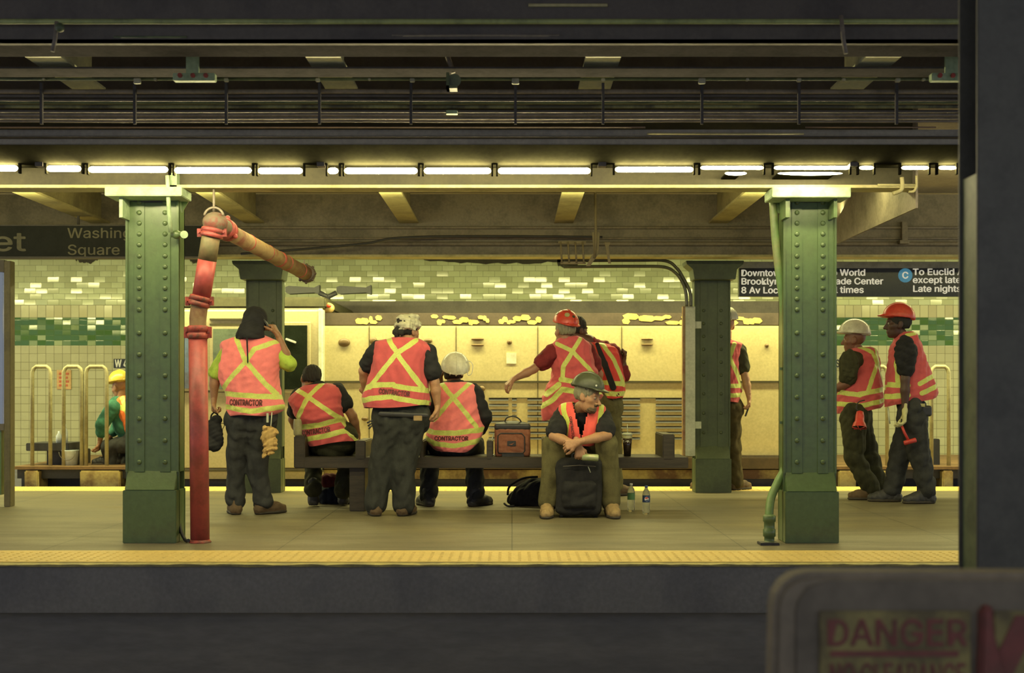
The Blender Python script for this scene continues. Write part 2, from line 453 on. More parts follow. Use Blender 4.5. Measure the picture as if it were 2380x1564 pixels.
# ---- far girder
g = empty('girder', (0, 11.75, 2.33), 'dark brown steel girder carried by the far dark columns', 'girder')
MB().box(-XW, XW, 11.85, 11.88, 2.34, 2.945).build('web', M['steel2'], g)
MB().box(-XW, XW, 11.74, 11.99, 2.325, 2.345).build('bottom_flange', M['cream'], g, 0.003)
for (py, r_, xx, lab) in ((528, 0.014, (-XW, XW), 'thin conduit clipped along the upper part of the far girder'),
                     (553, 0.010, (-XW, XW), 'slim conduit running along the middle of the far girder'),
                     (545, 0.020, (-3.1, XW), 'thicker conduit running along the far girder beneath two thin ones')):
    c = P(0, py, 11.80)
    zz = c.z if r_ != 0.020 else P(0, 566, 11.8).z
    o = MB().tube([(xx[0], 11.848 - r_, zz), (xx[1], 11.848 - r_, zz)], r_, 8).build('conduit', M['steel2']); tag(o, lab, 'conduit')
# a sagging cable across the girder
pts = smooth_path([P(560, 590, 11.6), P(720, 578, 11.6), P(850, 566, 11.6), P(925, 553, 11.6), P(1100, 549, 11.7), P(1400, 551, 11.7)], 6)
o = MB().tube(pts, 0.012, 8).build('cable', M['black']); tag(o, 'black cable sagging in front of the far girder', 'cable')

# ---- cross beams above the platform (bottoms at 2.66)
BX = [P(903 + 431 * k, 441, 9.86).x + (0.0) for k in range(-3, 4)]
m_beam = mat('ochre_beam_paint', (0.42, 0.37, 0.18), 0.6, col2=(0.27, 0.235, 0.12), scale=3)
first = None
labs = ['wide ochre ceiling beam above the hanging station name sign', 'ochre ceiling beam above the left end of the platform, left of the name sign hanger', 'ochre ceiling beam over the red standpipe', 'ochre ceiling beam over the standing man in the white cap', 'ochre ceiling beam over the seated man in the dark hard hat',
        'ochre ceiling beam running behind the head of the conduit side column', 'ochre ceiling beam above the red hard hat wearer at the platform end']
for k, x in enumerate(BX):
    if x > XG - 0.1: continue
    o = MB().box(x - 0.092, x + 0.092, 8.30, 11.84, 2.66, 2.68).box(x - 0.01, x + 0.01, 8.30, 11.84, 2.68, 2.958).build('ceiling_beam', m_beam)
    tag(o, labs[k], 'ceiling beam', 'cross beams over the platform')

# ================================================================ COLUMNS
def rivet_mesh(r_=0.017, h=0.012):
    b = MB().lathe((0, 0, 0), (0, -1, 0), [(r_, 0), (r_ * 0.98, h * 0.35), (r_ * 0.75, h * 0.75), (r_ * 0.35, h * 0.97), (0.0005, h)], 12)
    return b
RIV = {}
def rivet(parent, p, m, r_=0.017):
    key = (m.name, round(r_, 4))
    if key not in RIV:
        o = rivet_mesh(r_).build('rivet', m); RIV[key] = o.data; bpy.data.objects.remove(o)
    o = bpy.data.objects.new('rivet', RIV[key]); COL.objects.link(o); o.parent = parent
    o.location = Vector(p) - parent_origin(parent); return o

def column(name, label, xc, df, m, base_z, cap_z, ztop, rows, w_=0.363, capital=False, mcap=None):
    """riveted built-up column; df = distance of the base's front face"""
    h = w_ / 2
    c = empty(name, (xc, df + 0.12, 0), label, 'column')
    f = df + 0.07; bk = df + 0.21
    s = MB()
    s.box(xc - h, xc + h, f, f + 0.016, 0.0, ztop)                    # front plate
    s.box(xc - h, xc + h, bk - 0.016, bk, 0.0, ztop)                  # back plate
    s.box(xc - 0.05, xc - 0.035, f + 0.016, bk - 0.016, 0.0, ztop)
    s.box(xc + 0.035, xc + 0.05, f + 0.016, bk - 0.016, 0.0, ztop)
    s.build('shaft', m, c, 0.002)
    for sx in (-1, 1):                                                # cover strips either side of the middle
        MB().box(xc + sx * 0.088 - 0.036, xc + sx * 0.088 + 0.036, f - 0.008, f + 0.001, base_z, ztop - 0.03).build('angle_strip', m, c, 0.002)
        MB().box(xc + sx * (h - 0.008) - 0.008, xc + sx * (h - 0.008) + 0.008, f - 0.012, bk, base_z, ztop).build('edge_angle', m, c, 0.002)
    b = MB()
    b.box(xc - h, xc + h, df, df + 0.235, 0.0, base_z - 0.12)
    b.prism([(xc - h + 0.012, df, base_z - 0.12), (xc - h + 0.012, f + 0.002, base_z + 0.01), (xc - h + 0.012, f + 0.03, base_z - 0.12)], (w_ - 0.024, 0, 0))
    b.build('base', m, c, 0.004)
    for z in rows:
        for sx in (-1, 1): rivet(c, (xc + sx * 0.088, f - 0.008, z), m)
    return c, f
ys = [471, 494.5, 519, 544, 569, 595, 620, 645, 670, 695, 720, 774, 824, 873, 923, 973, 1024, 1074]
rowsN = [CZ + (HY - y) / 341.0 for y in ys]
XL = (347 - CX) / 344.0; XR = (1888 - CX) / 344.0
cL, fN = column('column', 'green riveted steel column beside the red standpipe, nearest the track edge', XL, 8.20, M['green'], 0.478, 2.32, 2.375, rowsN)
cR, _ = column('column', 'green riveted steel column with a bent conduit down its side', XR, 8.20, M['green'], 0.468, 2.32, 2.375, [z for z in rowsN])
def capital_plate(c, px0, px1, py0, py1, dd, m, name='cap_plate', th=0.25):
    return MB().pbox(px0, py0, px1, py1, dd, dd + th).build(name, m, c, 0.004)
capital_plate(cL, 243, 422, 434, 455, 8.05, M['pale_green'])
capital_plate(cR, 1795, 1978, 435, 458, 8.05, M['pale_green'])
for c, x0, x1, side in ((cL, 277, 285, -1), (cR, 1826, 1836, -1), (cR, 1938, 1946, 1)):
    MB().pbox(x0, 452, x1, 505, 8.12, 8.3).build('gusset', M['pale_green'] if c is cL else M['green'], c)
# knee bracket with rivets at the head of the right column
k = MB().prism([P(1783, 458, 8.32), P(1836, 458, 8.32), P(1836, 515, 8.32), P(1805, 492, 8.32)], (0, 0.012, 0)).build('knee_bracket', M['green'], cR)
for (a, bq) in ((1800, 470), (1818, 480), (1824, 503)): rivet(cR, P(a, bq, 8.315), M['green'], 0.012)
k = MB().prism([P(410, 455, 8.34), P(445, 455, 8.34), P(420, 500, 8.34), P(410, 505, 8.34)], (0, 0.012, 0)).build('knee_bracket', M['green'], cL)

for c_, a_, b_ in ((cL, 293, 401), (cR, 1836, 1936)):
    MB().prism([P(a_, 455, 8.255), P(b_, 455, 8.255), P(b_ - 8, 466, 8.255), P(b_ - 22, 470, 8.255), P(a_ + 22, 470, 8.255), P(a_ + 8, 466, 8.255)], (0, .02, 0)).build('head_hollow_shade', M['black'], c_)  # black plate stands in for the shaded hollow at the column head
ysf = [722, 752, 782, 812, 842, 872, 915, 960, 1005]
rowsF = [CZ + (HY - y) / 229.5 for y in ysf]
XFL = (611 - CX) / 231.0; XFR = (1658 - CX) / 231.0
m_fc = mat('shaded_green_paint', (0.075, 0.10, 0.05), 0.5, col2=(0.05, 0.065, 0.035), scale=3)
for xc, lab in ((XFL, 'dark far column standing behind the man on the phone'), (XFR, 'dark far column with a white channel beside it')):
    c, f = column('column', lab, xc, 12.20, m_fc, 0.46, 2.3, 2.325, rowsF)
    MB().prism([(xc - 0.29, 12.1, 2.325), (xc + 0.29, 12.1, 2.325), (xc + 0.28, 12.1, 2.29), (xc + 0.22, 12.1, 2.24), (xc + 0.205, 12.1, 2.14), (xc - 0.205, 12.1, 2.14), (xc - 0.22, 12.1, 2.24), (xc - 0.28, 12.1, 2.29)], (0, 0.3, 0)).build('capital', m_fc, c, 0.004)

# right foreground column on the photographer's side
xf = (2272 - CX) / (FPX / 3.9)
c = empty('column', (xf + 0.18, 3.95, 0), 'dark blurred steel column close to the camera behind the danger box', 'column')
m_ff = mat('foreground_sooty_paint', (0.10, 0.10, 0.088), 0.6, col2=(0.075, 0.075, 0.068))
MB().box(xf, xf + 0.36, 3.9, 3.915, 0, 3.3).build('front_plate', m_ff, c, 0.003)
MB().box(xf, xf + 0.36, 4.055, 4.07, 0, 3.3).build('back_plate', m_ff, c, 0.003)
MB().box(xf + 0.165, xf + 0.195, 3.915, 4.055, 0, 3.3).build('web', m_ff, c)
MB().box(xf + 0.01, xf + 0.035, 3.9 + 0.015, 4.055, 0, 1.74).build('edge_angle', M['pipe'], c)
# a dark bulkhead above the near girder closing the step between the two ceilings
o = MB().box(-XW, XW, 8.10, 8.19, 2.962, 3.30).build('wall_bulkhead', M['steel']); tag(o, kind='structure')
# ================================================================ LIGHTS OVER THE PLATFORM EDGE
tube_m = mat('fluorescent_tube', (0.9, 0.9, 0.8), 0.3, bump=0, emit=((1.0, 0.86, 0.46), 120.0))
m_hous = mat('olive_light_housing', (0.022, 0.021, 0.012), 1.0, col2=(0.017, 0.016, 0.010), scale=5, spec=0.0)
DT = 7.60
hx = [(-330, -160), (-140, 45), (105, 192), (202, 394), (402, 588), (596, 707), (758, 790), (797, 974), (982, 1145), (1154, 1376), (1426, 1615), (1625, 1778), (1796, 1978), (1994, 2034), (2092, 2162), (2178, 2226)]
hl = ['beyond the left frame edge', 'touching the left frame edge', 'short, left of the girder end joint', 'long, above the green column by the red pipe', 'long, above the red standpipe', 'above the far column behind the phone caller',
      'very short stub, right of the dark gap', 'above the man in the white cap', 'above the seated man in the white hard hat', 'the longest, above the cooler bag', 'right of the second dark gap, above the seated man',
      'above the white channel of the far column', 'above the green column with the bent conduit', 'short and dim, right of the conduit column', 'small, above the two men at the platform end', 'last one before the dark foreground column']
for i, (a, b_) in enumerate(hx):
    dy = {0: 391, 1: 391, 2: 392, 3: 394, 4: 396, 5: 397}.get(i, 397 if i < 10 else 394)
    up = 4 if i >= 11 else 0
    e = empty('fluorescent_light', P((a + b_) / 2, dy - 14, DT + 0.05), 'glowing tube light %s' % hl[i], 'light', 'tube lights along the platform edge')
    A = P(a + 4, dy - up, DT); B = P(b_ - 4, dy - up, DT); r_ = 0.0185 if i < 10 else (0.016 if i == 10 else 0.011)
    MB().lathe(A, B - A, [(0.004, 0), (r_ * 0.7, 0.006), (r_, 0.018), (r_, (B - A).length - 0.018), (r_ * 0.7, (B - A).length - 0.006), (0.004, (B - A).length)], 14).build('tube', tube_m, e)
    for q in (a - 1, b_ - 3): MB().pbox(q, dy - 17, q + 4, dy + 11, DT - 0.010, DT + 0.02).build('socket', m_hous, e)
# continuous fixture channel (reflector) behind the tubes
t_ = MB(); t_.prism([(-XW, 7.40, P(0, 336, 7.40).z), (-XW, 7.60, P(0, 381, 7.60).z), (-XW, 7.74, P(0, 381, 7.60).z), (-XW, 7.74, P(0, 336, 7.40).z)], (XW + P(2262, 400, 7.6).x, 0, 0))
o = t_.build('light_channel', m_hous, None, 0.002); tag(o, 'long olive sheet metal channel carrying the row of tube lights', 'light channel')
# hangers of the channel
for k, px in enumerate((90, 745, 1400, 1985)):
    o = MB().pbox(px - 9, 300, px + 9, 386, 7.58, 7.66).build('channel_hanger', M['steel']); tag(o, ['dark hanger block in the gap between lights near the left frame edge', 'dark hanger block in the gap before the short stub light', 'dark hanger block in the gap above the standing hard hat wearer', 'dark hanger block beside the dim lights past the conduit column'][k], 'hanger', 'hangers of the light channel')
# curved reflectors right of the row
for k, (a, b_) in enumerate(((1685, 1735), (1808, 1958))):
    A = P(a, 403, 7.9); B = P(b_, 403, 7.9)
    e = empty('fluorescent_light', (A + B) / 2, ['small oval glow lamp under the dark channel', 'long oval glow lamp above the head of the conduit column'][k], 'light', 'oval lamps under the channel')
    MB().ell((A + B) / 2, ((B - A).length / 2, 0.02, 0.012)).build('tube', tube_m, e)
    MB().pbox(a + 8, 396, b_ - 8, 400, 7.88, 8.16).build('bracket', m_hous, e)

# ================================================================ OVERHEAD OF THE NEAR TRACK
def rod(name, py, d, r_, m, label, cat, x0=-XW, x1=XW, group=None, sag=0.0):
    c = P(0, py, d)
    if sag:
        pts = [(x0 + (x1 - x0) * i / 60, d, c.z - sag * abs(math.sin(math.pi * i / 60 * 9))) for i in range(61)]
    else: pts = [(x0, d, c.z), (x1, d, c.z)]
    o = MB().tube(pts, r_, 8).build(name, m); return tag(o, label, cat, group)
def px2x(px, d): return P(px, 0, d).x
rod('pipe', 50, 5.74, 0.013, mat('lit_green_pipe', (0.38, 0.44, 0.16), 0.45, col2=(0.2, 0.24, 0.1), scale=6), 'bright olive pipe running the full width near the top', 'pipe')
o = MB().box(-XW, XW, 5.80, 5.83, P(0, 97, 5.8).z, 3.29).box(-XW, XW, 5.80, 5.86, P(0, 97, 5.8).z, P(0, 97, 5.8).z + 0.012).build('overhead_girder', M['steel']); tag(o, 'dark overhead girder behind the bright olive pipe', 'girder')
rod('conduit', 12, 5.79, 0.008, M['cream'], 'short pale conduit at the very top of the frame', 'conduit', px2x(1228, 5.79), px2x(1412, 5.79))
rod('conduit', 86, 5.796, 0.005, M['pipe'], 'thin short conduit on the girder left of the upright bracket', 'conduit', px2x(262, 5.78), px2x(432, 5.78))
rod('conduit', 82, 5.796, 0.005, M['steel2'], 'thin dim conduit on the girder near its middle hanger', 'conduit', px2x(910, 5.78), px2x(1300, 5.78))
# dark cable trays hiding parts of the cross beams
o = MB().pbox(-1500, 98, 4200, 100, 6.10, 6.11).box(-XW, XW, 6.12, 6.42, 2.80, 2.82).box(-XW, XW, 6.40, 6.42, 2.82, 2.87).build('cable_tray', M['tray']); tag(o, 'dark flat cable tray hung in front of the overhead panels', 'cable tray')
o = MB().box(-XW, XW, 6.62, 6.80, 2.79, 2.80).build('cable_tray', M['tray']); tag(o, 'narrow dark cable tray crossing the overhead panels', 'cable tray')
m_tb = mat('pale_track_beam', (0.85, 0.86, 0.56), 0.5, col2=(0.72, 0.73, 0.46))
cxs = [P(1398, 150, 6.65).x + 1.505 * k for k in range(-4, 4)]
tl = ['far left beyond the frame', 'left beyond the frame', 'pale cross beam above the track near the left frame edge', 'pale cross beam above the track over the far column behind the caller', 'pale cross beam above the track, over the seated man', 'pale cross beam above the track over the conduit column', 'right beyond the frame', 'far right beyond the frame']
for k, x in enumerate(cxs):
    if not 2 <= k <= 5: continue
    o = MB().box(x - 0.095, x + 0.095, 6.30, 7.24, 2.825, 2.84).box(x - 0.012, x + 0.012, 6.30, 7.24, 2.84, 3.295).build('track_beam', m_tb)
    tag(o, tl[k], 'ceiling beam', 'pale cross beams above the near track')
rod('pipe', 184, 6.93, 0.009, M['pipe'], 'thin olive pipe held by pale clips in front of the cross beams', 'pipe')
clipm = mat('pale_clip', (0.55, 0.55, 0.40), 0.5)
cl = [(100, 0.6), (318, 1.6), (360, 0.7), (525, 1.0), (738, 1.0), (858, 0.6), (958, 1.1), (1198, 1.7), (1402, 0.9), (1632, 1.6), (1738, 0.7), (1858, 1.0), (1962, 0.8), (2088, 1.1), (2148, 0.7), (2278, 0.8)]
for k, (px, q) in enumerate(cl):
    o = MB().pbox(px - 5 * q, 181, px + 5 * q, 181 + 8 * q, 6.905, 6.93).build('pipe_clip', clipm, None, 0.003)
    near = ['left frame edge', 'left upright bracket', 'left upright bracket, just left of it', 'left upright bracket, just right of it', 'second pale cross beam, touching its left side', 'second pale cross beam, just right of it', 'middle hanger, well left of it', 'middle hanger, right of it', 'third pale cross beam, in front of it', 'third pale cross beam, well right of it', 'clips midway to the fourth beam', 'fourth pale cross beam, left of it', 'fourth pale cross beam, touching it', 'right upright bracket, well left of it', 'right upright bracket, just left of it', 'right upright bracket, just right of it'][k]
    tag(o, '%s pipe clip near the %s' % ('bright white' if q > 1.5 else 'small pale', near), 'pipe clip', 'clips on the thin olive pipe')
# bundle of cables
bund = [(212, 7.02, .014, 'steel2'), (222, 7.05, .011, 'steel'), (232, 7.05, .008, 'steel'), (237, 7.10, .009, 'pipe'), (247, 7.12, .011, 'pipe2'), (258, 7.14, .009, 'steel'), (266, 7.18, .012, 'steel2'), (274, 7.2, .009, 'steel2'), (281, 7.24, .009, 'steel2')]
M['pipe2'] = mat('dusty_olive_cable', (0.26, 0.27, 0.12), 0.6, col2=(0.08, 0.08, 0.05), scale=2.2, thr=(0.42, 0.55), scoord=(2, 1, 1))
bl = ['thick brown cable, topmost of the bundle above the lights', 'dark cable second from the top of the bundle', 'dark thin cable third from the top of the bundle', 'olive thin cable just above the brightest one', 'brightest olive cable in the middle of the bundle', 'dark cable just below the brightest one', 'thick brown cable low in the bundle', 'brown cable second from the bottom of the bundle', 'lowest brown cable of the bundle']
for k, (py, d, r_, mn) in enumerate(bund): rod('cable', py, d, r_, M[mn], bl[k], 'cable', group='cable bundle above the lights', sag=0.0025)
for k, px in enumerate((95, 312, 525, 742, 955, 1198, 1402, 1632, 1858, 2085)):
    o = MB().pbox(px - 3, 192, px + 3, 288, 6.98, 7.0).build('cable_rack', M['tray']); 
    tag(o, 'dark rack arm holding the cable bundle %s' % ['near the left frame edge', 'left of the left green column head', 'right of the left green column head', 'over the stub light', 'over the white cap wearer', 'over the cooler bag', 'over the seated man', 'left of the conduit column', 'over the conduit column head', 'over the platform end'][k], 'cable rack', 'rack arms of the cable bundle')
rod('pipe', 296, 7.33, 0.006, mat('thin_copper_pipe', (0.30, 0.2, 0.11), 0.5), 'thin copper coloured pipe left part of the duct top', 'pipe', -XW, px2x(1500, 7.33))
rod('pipe', 311, 7.33, 0.006, M['cream'], 'thin bright pipe stepping lower, right of the middle', 'pipe', px2x(1504, 7.33), px2x(1868, 7.33))
rod('pipe', 296, 7.33, 0.005, mat('thin_copper_pipe', (0.30, 0.2, 0.11), 0.5), 'thin copper coloured pipe right of the stepped part', 'pipe', px2x(1872, 7.33), px2x(2175, 7.33))
o = MB().box(-XW, XW, 7.41, 7.54, P(0, 336, 7.4).z + 0.001, P(0, 300, 7.4).z).build('duct', mat('grey_duct', (0.46, 0.42, 0.32), 0.8, col2=(0.36, 0.33, 0.26), scale=3), None, 0.004); tag(o, 'long dark boxy duct just above the tube lights', 'duct')
o = MB().box(-XW, XW, 7.34, 7.40, P(0, 318, 7.34).z, P(0, 316, 7.34).z).build('duct_ledge', M['tray']); tag(o, 'brown ledge strip on the face of the dark duct', 'ledge')
# upright brackets
for k, px in enumerate((447, 2212)):
    e = empty('upright_bracket', P(px, 178, 6.58), ['pale upright hanger bracket above the left green column', 'pale upright hanger bracket above the conduit column, right of it'][k], 'bracket')
    m_ = M['pale_green']
    MB().pbox(px - 15, -200, px + 15, 172, 6.60, 6.615).build('post', m_, e, 0.002)
    MB().pbox(px - 46, 169, px + 52, 187, 6.55, 6.60).build('foot_plate', m_, e, 0.004)
    for q in (-28, 2, 32):
        a = P(px + q, 176, 6.55); MB().cyl(a, a - Vector((0, 0.014, 0)), 0.013, n=6).build('bolt', M['coupling'], e)
# middle hanger with insulator, left hanger
e = empty('cable_hanger', P(1050, 180, 6.6), 'dark crooked cable hanger with a round clamp near the top middle', 'hanger')
MB().tube(smooth_path([P(1036, -60, 6.7), P(1034, 60, 6.7), P(1030, 95, 6.7), P(1040, 130, 6.7), P(1054, 170, 6.7)], 4), 0.014, 8).build('arm', M['steel2'], e)
MB().cyl(P(1056, 187, 6.60), P(1056, 187, 6.66), 0.036).build('clamp', M['pipe'], e)
MB().pbox(1037, 168, 1044, 205, 6.58, 6.66).pbox(1037, 198, 1062, 205, 6.58, 6.66).build('plate', M['pipe'], e)
MB().ell(P(1032, 68, 6.66), 0.03).build('insulator', M['pipe'], e)
e = empty('cable_hanger', P(140, 70, 5.7), 'small dark cable hanger with a green knob near the left top', 'hanger')
MB().tube([P(132, 50, 5.7), P(128, 90, 5.7), P(122, 120, 5.7)], 0.010, 8).build('arm', M['steel2'], e)
MB().ell(P(139, 64, 5.68), 0.022).build('insulator', M['pipe'], e)
e = empty('cable_hanger', P(1962, 80, 5.7), 'slim dark cable hanger below the bright olive pipe, far right', 'hanger')
MB().tube([P(1955, 36, 5.7), P(1960, 90, 5.7), P(1966, 125, 5.7)], 0.010, 8).build('arm', M['steel2'], e)
o = MB().pbox(1037, 256, 1063, 264, 7.10, 7.14).build('cable_tag', M['pale_green']); tag(o, 'little pale green tag hung on the cable bundle', 'tag')
# ================================================================ RED STANDPIPE
e = empty('standpipe', P(465, 1265, 8.25) , 'red fire standpipe with couplings, standing beside the left green column', 'standpipe')
def pcoup(a, b_, r_, name='coupling', m=None):
    a = Vector(a); b_ = Vector(b_); L = (b_ - a).length; ax = (b_ - a)
    mb = MB().lathe(a, ax, [(r_ * 0.98, 0), (r_ * 1.1, L * .08), (r_ * 1.13, L * .4), (r_ * 1.0, L * .45), (r_ * 1.0, L * .55), (r_ * 1.13, L * .6), (r_ * 1.1, L * .92), (r_ * 0.98, L)], 24)
    u, w_ = mb.ring_frame(ax); mid = a + ax * 0.5
    for sgn in (-1, 1):                                # bolted ears
        c = mid + Vector((1, 0, 0)) * sgn * r_ * 1.22
        mb.obox(c, (r_ * 0.22, r_ * 0.18, L * 0.42), Matrix.Identity(3))
        mb.cyl(c + Vector((0, -r_ * 0.5, 0)), c + Vector((0, r_ * 0.5, 0)), r_ * 0.09, n=8)
    return mb.build(name, m or M['coupling'], e)
b0 = P(465, 1268, 8.25); b1 = P(460, 786, 8.2)
MB().cyl((b0.x, b0.y, 0), b1, 0.064, 0.062, 24).build('lower_pipe', M['red'], e)
MB().lathe((b0.x, b0.y, 0), (0, 0, 1), [(0.075, 0), (0.075, 0.006), (0.066, 0.012), (0.066, 0.02)], 24).build('floor_collar', M['coupling'], e)
pcoup(P(460, 788, 8.2), P(460, 757, 8.2), 0.064)
MB().tube(smooth_path([P(460, 760, 8.2), P(460, 740, 8.2), P(463, 716, 8.2), P(467, 700, 8.2)], 4), [0.056] * 4 + [0.057] * 9, 20).build('elbow', M['rust'], e)
pcoup(P(461, 712, 8.2), P(467, 688, 8.2), 0.066)
a0, a1 = P(468, 690, 8.2), P(492, 540, 8.15)
MB().cyl(a0, a0.lerp(a1, 0.57), 0.062, 0.062, 24).build('upper_pipe', M['red'], e)
MB().cyl(a0.lerp(a1, 0.57), a1, 0.062, 0.061, 24).build('brown_pipe_section', mat('brown_olive_pipe', (0.26, 0.16, 0.075), 0.6, col2=(0.20, 0.18, 0.085), scale=7, thr=(0.35, 0.6), bump=0.4), e)  # top stretch of the pipe, brown to olive instead of red
pcoup(P(491, 552, 8.15), P(495, 530, 8.15), 0.068, m=M['red'])
MB().ell(P(500, 517, 8.15), (0.085, 0.08, 0.07)).cyl(P(500, 517, 8.15), P(494, 545, 8.15), 0.066).cyl(P(500, 517, 8.15), P(527, 533, 8.45), 0.06).cyl(P(500, 517, 8.15), P(497, 498, 8.15), 0.035).build('elbow', mat('grey_brown_fitting', (0.19, 0.15, 0.095), 0.65, col2=(0.22, 0.07, 0.05), scale=14, thr=(.5, .6), bump=0.5), e)
cc0, cc1 = P(519, 529, 8.38), P(532, 539, 8.48)
mb = MB().lathe(cc0, cc1 - cc0, [(0.06, 0), (0.074, 0.01), (0.076, 0.04), (0.066, 0.05), (0.076, 0.06), (0.074, 0.09), (0.06, 0.10)], 22)
for a_ in range(3):
    t = 2 * math.pi * a_ / 3 + 0.6; u, w_ = mb.ring_frame(cc1 - cc0); mb.ell(cc0.lerp(cc1, .5) + (u * math.cos(t) + w_ * math.sin(t)) * 0.085, 0.018)
mb.build('coupling', M['red'], e)
d0, d1 = P(530, 538, 8.47), P(712, 636, 10.2)
MB().cyl(d0, d1, 0.058, 0.058, 24).build('diagonal_pipe', M['rust'], e)
for f_ in (0.22, 0.45, 0.60, 0.70, 0.90):
    c0 = d0.lerp(d1, f_); ax = (d1 - d0).normalized()
    MB().lathe(c0, ax, [(0.058, 0), (0.0615, 0.004), (0.0615, 0.012 if f_ != 0.6 else 0.05), (0.058, 0.016 if f_ != 0.6 else 0.055)], 22).build('band', M['coupling'], e)
ax = (d1 - d0).normalized()
mb = MB().lathe(d1 - ax * 0.02, ax, [(0.06, 0), (0.074, 0.01), (0.074, 0.05), (0.06, 0.06)], 22)
u, w_ = mb.ring_frame(ax)
for k in range(8):
    t = 2 * math.pi * k / 8; mb.ell(d1 + (u * math.cos(t) + w_ * math.sin(t)) * 0.075, 0.013)
mb.build('end_coupling', mat('dark_coupling', (0.10, 0.07, 0.05), 0.5), e)
MB().tube([P(497, 500, 8.15), P(497, 440, 8.15)], 0.008, 8).build('hanger_rod', M['steel2'], e)
MB().tube(arc(P(497, 505, 8.1), 0.065, 0.2, math.pi - 0.2, 12), 0.008, 6).build('hanger_ring', M['steel2'], e)
MB().tube([P(707, 640, 10.1), P(707, 604, 10.1)], 0.006, 8).build('hanger_rod', M['steel2'], e)
# conduit on the left column, gate valve and small sign
e = empty('conduit', P(398, 480, 8.14), 'pale green conduit stub with a valve on the left green column', 'conduit')
MB().tube([P(389, 408, 8.06), P(390, 430, 8.06), P(393, 500, 8.14), P(397, 540, 8.16)], 0.014, 10).build('pipe', M['pale_green'], e)
MB().cyl(P(398, 545, 8.2), P(424, 545, 8.2), 0.02).ell(P(410, 545, 8.2), 0.03).build('valve', M['green'], e)
MB().cyl(P(428, 545, 8.17), P(428, 545, 8.2), 0.026).build('knob', M['pale_green'], e)
cab = smooth_path([P(414, 470, 8.36), P(414, 800, 8.36), P(414, 1100, 8.36), P(415, 1180, 8.36), P(418, 1225, 8.3), P(430, 1254, 8.25), P(438, 1256, 8.2)], 6)
o = MB().tube(cab, 0.012, 8).build('cable', M['rubber']); tag(o, 'black cable running down the left green column to the floor', 'cable')
o = MB().tube([P(421, 480, 8.42), P(421, 1090, 8.42)], 0.009, 8).build('conduit', M['pipe']); tag(o, 'thin green conduit behind the black cable of the left column', 'conduit')
e = empty('station_sign', P(399, 670, 8.3), 'narrow black station sign on the side of the left green column', 'sign')
q = MB().prism([P(392, 618, 8.28), P(408, 622, 8.50), P(408, 722, 8.50), P(392, 718, 8.28)], (-0.004, 0, 0)); q.build('panel', mat('dull_sign_face', (0.10, 0.055, 0.035), 0.4), e)
q.v = []
me = text_mesh('W 4', 1.0)
a_, b_ = P(393, 668, 8.29), P(407, 668, 8.49)
xs = [v.co.x for v in me.vertices]; mx = max(xs)
for v in me.vertices: v.co = a_.lerp(b_, v.co.x / mx) + Vector((-0.006, 0, v.co.y * 0.13 - 0.03))
link('lettering', me, M['offwhite'], e)

# right column conduit
e = empty('conduit', P(1787, 1268, 8.15), 'thick green conduit bending down beside the right green column', 'conduit')
pts = smooth_path([P(1797, 470, 8.34), P(1803, 560, 8.34), P(1812, 640, 8.34), P(1823, 720, 8.34), P(1826, 800, 8.34), P(1826, 900, 8.34), P(1827, 1000, 8.34), P(1826, 1080, 8.34), P(1808, 1120, 8.3), P(1793, 1155, 8.25), P(1788, 1190, 8.2), P(1788, 1235, 8.15)], 6)
k = 26
MB().tube(pts, 0.0285, 16).build('pipe', mat('green_conduit', (0.14, 0.25, 0.08), 0.4, col2=(0.22, 0.22, 0.10), scale=3, thr=(.45, .65)), e)
c = P(1788, 1225, 8.15)
MB().lathe((c.x, 8.15, 0), (0, 0, 1), [(0.055, 0), (0.055, 0.012), (0.034, 0.016), (0.034, 0.05), (0.042, 0.055), (0.042, 0.10), (0.036, 0.105), (0.036, 0.15), (0.043, 0.155), (0.043, 0.19), (0.03, 0.2)], 18).build('floor_fitting', M['green'], e)
MB().pbox(1768, 1262, 1812, 1272, 8.08, 8.2).build('foot_plate', M['black'], e, 0.003)
for py in (857, 982):
    c = P(1826, py, 8.34); MB().lathe(c - Vector((0, 0, 0.02)), (0, 0, 1), [(0.0285, 0), (0.034, 0.003), (0.034, 0.012), (0.0285, 0.015)], 16).pbox(1812, py - 3, 1846, py + 3, 8.29, 8.31).build('clamp', M['green'], e)
# frame/pipes at the end of the girder
e = empty('pipe_end', P(2110, 430, 8.05), 'short cream pipes turned down at the end of the near girder', 'pipe')
MB().tube(smooth_path([P(2096, 412, 8.08), P(2097, 436, 8.08), P(2090, 445, 8.08), P(2075, 450, 8.08)], 4), 0.014, 8).build('pipe', M['cream'], e)
MB().tube(smooth_path([P(2130, 408, 8.082), P(2130, 432, 8.082), P(2124, 444, 8.082), P(2112, 446, 8.082)], 4), 0.009, 8).build('pipe', M['cream'], e)
MB().tube([P(2040, 430, 8.083), P(2128, 430, 8.083)], 0.008, 8).build('pipe', M['cream'], e)
o = MB().pbox(2097, 515, 2110, 560, 11.79, 11.85).pbox(2092, 558, 2114, 566, 11.74, 11.85).build('lamp_bracket', M['steel2']); tag(o, 'small bracket with a pale foot hanging by the end of the far girder', 'bracket')

